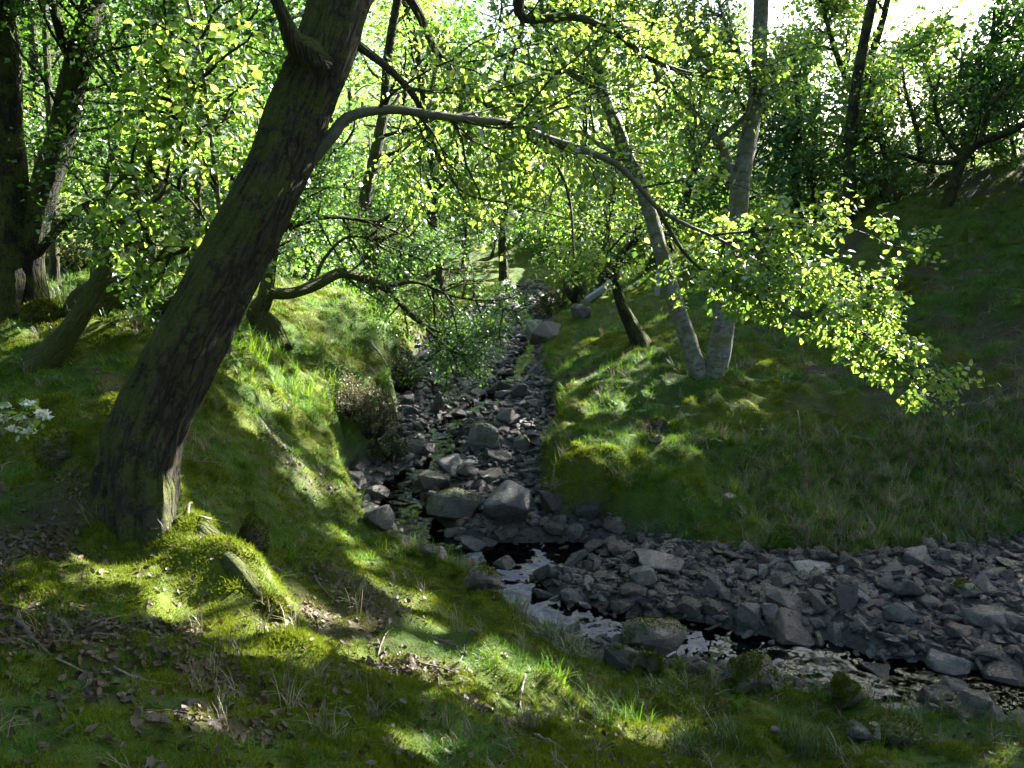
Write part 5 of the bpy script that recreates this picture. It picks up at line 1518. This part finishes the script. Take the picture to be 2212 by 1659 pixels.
def fern(px, py, wpx, label, group, seed):
    b = hit(px, py)
    rng = np.random.default_rng(seed)
    root = thing('fern', b, label, 'fern', group)
    L = wpx * b[1] / FPX * 0.7
    for k in range(rng.integers(3, 6)):
        a = rng.uniform(0, 6.28); out = np.array([math.cos(a), math.sin(a), 0]); side = np.array([-out[1], out[0], 0])
        V, Q = [], []
        for j in range(9):
            t = (j + 1) / 9
            p = out * L * t + np.array([0, 0, L * (0.7 * t - 0.55 * t * t)])
            w = L * 0.42 * (1 - t) * (0.5 + 0.5 * min(1, t * 4)) + 0.004
            for sg in (-1, 1):
                o = len(V)
                e = p + side * sg * w + out * w * 0.35 - np.array([0, 0, w * 0.2])
                V += [p - out * L * 0.035, (p + e) / 2 - out * L * 0.035, e, (p + e) / 2 + out * L * 0.03]
                Q.append((o, o + 1, o + 2, o + 3))
        link('frond', new_mesh('frond', np.array(V), Q, None, M['fern'], {'tint': rng.uniform(0, 1, len(V))}, False), root)


for i, (px, py, w) in enumerate([(1460, 880, 50), (1490, 905, 60), (1390, 890, 55), (1780, 990, 50), (1810, 1040, 45), (1760, 1090, 50), (1640, 940, 50), (1560, 960, 40), (1870, 950, 60), (1430, 870, 40), (1920, 1030, 50), (1520, 930, 50), (1340, 840, 40), (1290, 820, 40)]):
    fern(px, py, w, 'young green fern unrolling on the slope below the twin birch', 'ferns on the right bank', 2200 + i)


def shrub(name, px, py, wpx, hpx, label, cat, seed, leaf='gorse', flower=None, nfl=0, n=60, lsize=0.022, dens=26, depth=None):
    b = hit(px, py)
    T = Tree(b, seed)
    root = thing(name, b, label, cat)
    s = b[1] / FPX
    W, Hh = wpx * s, hpx * s
    L1 = []
    for k in range(n):
        a = T.rng.uniform(0, 6.28); r = math.sqrt(T.rng.uniform(0, 1))
        d = np.array([math.cos(a) * r * W * 0.55, math.sin(a) * r * W * 0.45, Hh * T.rng.uniform(0.6, 1.05) * (1 - 0.45 * r * r)])
        q, rr = walk(T.rng, b + np.array([d[0] * 0.25, d[1] * 0.25, 0]), d * 0.9, np.linalg.norm(d) * 0.9, 6, 0.12, np.array([0, 0, .1]), 0.008, 0.002)
        T.br.append(tube(q, rr, 4)); L1.append(q)
    for c in L1:
        for c2 in T.sub(c, 6, Hh * 0.28, 0.003, 0.2, (0, 0, .1), 0.3, 1.0, 1.0, 0.8, .2, 3, 4):
            T.leaves(c2, dens, 0.012)
    tips = np.array([c[-1] for c in L1] + [c[-2] for c in L1] + [c[-3] for c in L1])
    T.emit_branches(root, M['bark_thin'], 'stems')
    T.emit_leaves(root, M[leaf], lsize, simple=True, cut=False, flat=0.1, droop=-0.4)
    if flower:
        k = T.rng.integers(0, len(tips), nfl)
        p = tips[k] + T.rng.normal(0, 0.05, (nfl, 3))
        link('flowers', leaf_mesh('flowers', p - b, T.rng.normal(0, 1, (nfl, 3)), lsize * 1.0, M[flower], T.rng, True), root, kind='stuff')


shrub('gorse_bush', 1195, 690, 70, 75, 'gorse bush with yellow flowers on the right bank up the stream', 'bush', 2301, 'gorse', 'yellow', 420, 50, 0.03)
shrub('gorse_bush', 1245, 655, 70, 60, 'dark gorse bush without flowers behind the yellow one', 'bush', 2302, 'gorse', None, 0, 40, 0.03)
shrub('gorse_bush', 870, 850, 80, 90, 'sunlit young gorse with few yellow flowers at the left stream edge', 'bush', 2303, 'gorse', 'yellow', 90, 46, 0.026)
shrub('gorse_bush', 150, 585, 140, 75, 'dark gorse bush with yellow flowers at the far side of the field', 'bush', 2304, 'gorse', 'yellow', 500, 60, 0.05)
shrub('heather_bush', 800, 960, 150, 140, 'brown twiggy heather bush overhanging the left stream edge', 'bush', 2305, 'gorse_dry', None, 0, 60, 0.02, 13)
shrub('heather_bush', 760, 900, 120, 110, 'pale dry heather bush catching sun on the left bank', 'bush', 2306, 'gorse_dry', None, 0, 50, 0.02, 13)
shrub('heather_bush', 845, 990, 70, 60, 'low green heather clump just above the dark water edge stones', 'bush', 2307, 'gorse', 'yellow', 40, 36, 0.022, 24)

# white flowering branch at the left edge
b0 = P(-40, 930, 3.6)
T = Tree(b0, 2400)
root = thing('flowering_branch', b0, 'leafy branch with clusters of white blossom beside the leaning tree', 'branch')
st, rr = resample(np.array([P(-160, 1000, 3.7), P(-40, 930, 3.6), P(30, 905, 3.55), P(80, 900, 3.5)]), [0.008, 0.006, 0.004, 0.002], 0.04)
v, f, t, a, bb = tube(st, rr, 6)
link('stem', tubes_mesh('stem', [(v - b0, f, t, a, bb)], M['bark_thin']), root)
for (px, py) in [(10, 880), (60, 875), (95, 905), (30, 930), (65, 935), (90, 895), (5, 905), (45, 905)]:
    c = P(px, py, 3.52)
    tw = np.array([st[-3], (st[-3] + c) / 2 + [0, 0, .01], c])
    T.br.append(tube(tw, [0.003, 0.002, 0.0015], 4))
    T.leaves(tw, 5, 0.02)
    n = 70
    q = T.rng.normal(0, 1, (n, 3)); q = unit(q); q[:, 2] = np.abs(q[:, 2]) * .6
    q = c + q * 0.026 * T.rng.uniform(.6, 1, (n, 1))
    link('blossom', leaf_mesh('blossom', q - b0, unit(q - c), 0.016, M['white'], T.rng, True, flat=0.3, droop=-.2), root, kind='stuff')
T.emit_branches(root, M['bark_thin'], 'twigs')
T.emit_leaves(root, M['leaf'], 0.045, cut=False)


# moss mounds: stump and cushions
def mound(name, px, py, wpx, hpx, label, cat, seed, mat='rock_fullmoss', at=None):
    b = hit(px, py) if at is None else np.array([at[0], at[1], gz(*at)])
    s = b[1] / FPX
    W, Hh = wpx * s, hpx * s
    bm = bmesh.new()
    bmesh.ops.create_icosphere(bm, subdivisions=4, radius=0.5)
    co = np.array([v.co for v in bm.verts])
    d = 1 + 0.16 * vnoise(co * 4 + seed, seed) + 0.08 * vnoise(co * 11 + seed, seed + 1) + .05 * vnoise(co * 26 + seed, seed + 2)
    co = co * d[:, None] * np.array([W, W * 0.9, Hh * 1.25])
    for v, c in zip(bm.verts, co): v.co = c
    me = bpy.data.meshes.new('mound'); bm.to_mesh(me)
    nr = np.array([v.normal for v in bm.verts]); bm.free()
    me.materials.append(M[mat])
    me.polygons.foreach_set('use_smooth', np.ones(len(me.polygons), bool))
    y = b[1] + W * 0.35
    root = thing(name, (b[0] * y / b[1], y, b[2] + Hh * 0.38), label, cat)
    link('body', me, root)
    # mossy pile as short fronds
    rng = np.random.default_rng(seed)
    k = rng.integers(0, len(co), 2600)
    p = co[k] + rng.normal(0, W * 0.02, (len(k), 3)); n_ = unit(co[k])
    link('moss_pile', leaf_mesh('moss_pile', p, n_ * 2.2, 0.014 * max(1, b[1] / 4), M['mosspile'], rng, True, flat=0.0, droop=-.4), root, kind='stuff')


mound('mossy_stump', 510, 1250, 58, 84, 'rounded mossy stump standing on the near bank beside the big root', 'stump', 2501, at=(-1.62, 5.1))
mound('moss_cushion', 590, 1345, 60, 50, 'moss cushion at the end of the mossy root', 'moss', 2502)
mound('moss_cushion', 130, 1010, 90, 70, 'shaded moss cushion on the slope left of the leaning tree', 'moss', 2503)
mound('moss_cushion', 90, 700, 70, 45, 'sunlit moss cushion at the foot of the twin trunk tree', 'moss', 2504)
mound('moss_cushion', 1930, 1620, 120, 50, 'dark olive moss cushion on the near bank behind the rushes', 'moss', 2505)


def stick(name, q, label, mat='stick', r0=0.012, group=None, cat='stick', lift=0.012, side=None):
    pts = np.array([hit(*a) for a in q])
    pts[:, 2] += lift
    rad = np.linspace(r0, r0 * 0.35, len(pts))
    pts, rad = resample(pts, rad, 0.04)
    pts[:, 2] = np.maximum(pts[:, 2], terrain(pts[:, 0], pts[:, 1]) + rad * 0.4)
    rng = np.random.default_rng(int(q[0][0]))
    pts += rng.normal(0, r0 * 0.25, pts.shape)
    b = pts[0].copy()
    v, f, t, a, bb = tube(pts - b, rad, 7, 0.12, int(q[0][0]))
    tb = [(v, f, t, a, bb)]
    o = link(name, tubes_mesh(name, tb, M[mat]), None, label, cat, group)
    o.location = tuple(b)


stick('fallen_stick', [(43, 1350), (72, 1388), (112, 1427)], 'thick dark stick lying on the shaded turf left of the root', 'stick_dark', 0.016)
stick('fallen_stick', [(125, 1432), (192, 1460), (242, 1460)], 'thin grey stick lying past the thick dark one', 'stick', 0.006)
stick('fallen_stick', [(245, 1451), (307, 1475), (372, 1484)], 'thin pale twig lying on grass below the leaf drift', 'stick', 0.007)
stick('fallen_stick', [(413, 1091), (408, 1115), (451, 1129), (490, 1134)], 'curled pale twig behind the foot of the leaning tree', 'stick', 0.012)
stick('fallen_stick', [(679, 1249), (700, 1283), (734, 1312)], 'dark bent stick in the leaf litter near the mossy stump', 'stick_dark', 0.009)
stick('fallen_stick', [(1135, 1462), (1124, 1520), (1132, 1561)], 'upright looking pale twig on the mossy mound', 'stick', 0.007)
stick('fallen_stick', [(1218, 1520), (1254, 1556), (1286, 1574), (1265, 1598), (1273, 1621)], 'forked white twig on the mossy mound', 'stick', 0.006)
stick('fallen_stick', [(1153, 1592), (1190, 1608), (1224, 1626)], 'short thick ringed stick at the foot of the mossy mound', 'stick', 0.011)
stick('fallen_stick', [(1362, 1455), (1378, 1500), (1372, 1530)], 'thin twig leaning from the turf by the green mossed slab', 'stick', 0.005)
stick('fallen_stick', [(990, 1435), (1000, 1420), (1004, 1400)], 'small pale curved twig on the open turf', 'stick', 0.005)
stick('fallen_stick', [(815, 1425), (830, 1380), (850, 1360)], 'crooked twig in the sunlit grass patch', 'stick', 0.006)
stick('fallen_stick', [(900, 1435), (950, 1450), (990, 1465)], 'dull grey stick half sunk in the turf', 'stick_dark', 0.006)
stick('fallen_stick', [(1680, 1010), (1712, 990), (1730, 985)], 'pale dead stem curling on the right slope', 'stick', 0.008)
stick('fallen_stick', [(1722, 895), (1728, 925), (1726, 950)], 'short dead stem standing in the right slope turf', 'stick', 0.009)
stick('fallen_stick', [(2020, 790), (2034, 830), (2042, 860)], 'thin dead stem on the dark hillside', 'stick', 0.009)
stick('fallen_stick', [(2110, 880), (2140, 860), (2180, 840)], 'long pale bracken stem on the dark hillside', 'stick', 0.008)
stick('mossy_log', [(2118, 970), (2150, 1005), (2178, 1042), (2220, 1100)], 'fallen log furred with brown moss at the foot of the dark hillside', 'bark_moss', 0.075, None, 'log', 0.05)
stick('dead_branch', [(1082, 720), (1100, 690), (1130, 668), (1180, 655)], 'bleached dead branch lodged across the upper stream', 'weathered', 0.02, None, 'branch', 0.12)
stick('dead_branch', [(1075, 740), (1090, 712), (1092, 690)], 'grey snag of dead twigs beside the bleached branch', 'weathered', 0.014, None, 'branch', 0.10)
stick('driftwood', [(1500, 1385), (1530, 1375), (1560, 1368)], 'wet dark driftwood lying in the water beside the brown boulder', 'stick_dark', 0.022, None, 'driftwood', 0.06)
stick('dead_branch', [(800, 745), (830, 790), (850, 830)], 'grey dead pole leaning down the left bank beside the gorse', 'weathered', 0.02, None, 'branch', 0.05)


def beam_box(name, p0, p1, w, h, label, cat, mat):
    p0, p1 = np.array(p0), np.array(p1)
    L = np.linalg.norm(p1 - p0)
    bm = bmesh.new()
    bmesh.ops.create_cube(bm, size=1)
    for v in bm.verts:
        v.co = (v.co.x * L, v.co.y * w, v.co.z * h)
    bmesh.ops.subdivide_edges(bm, edges=[e for e in bm.edges if e.calc_length() > L * 0.9], cuts=8)
    bmesh.ops.bevel(bm, geom=[e for e in bm.edges if len(e.link_faces) == 2 and e.calc_face_angle() > 0.5], offset=min(w, h) * 0.14, segments=2, affect='EDGES')
    rng = random.Random(4)
    for v in bm.verts:
        v.co.y += rng.uniform(-1, 1) * w * 0.05; v.co.z += rng.uniform(-1, 1) * h * 0.06
    me = bpy.data.meshes.new(name); bm.to_mesh(me); bm.free()
    me.materials.append(M[mat])
    o = link(name, me, None, label, cat)
    d = Vector(p1 - p0).normalized()
    o.rotation_euler = d.to_track_quat('X', 'Z').to_euler()
    o.location = tuple((p0 + p1) / 2)


a = hit(1266, 655); c = P(1345, 594, a[1] + 1.0)
beam_box('timber_plank', a + [0, 0, .05], c, 0.09, 0.13, 'weathered grey plank leaning on the slope behind the gorse', 'plank', 'weathered')
a = hit(1419, 640)
beam_box('fence_post', a - [0, 0, 0.1], a + [0.03, 0, 0.5], 0.09, 0.09, 'grey fence post stub standing on the slope left of the birch', 'post', 'weathered')
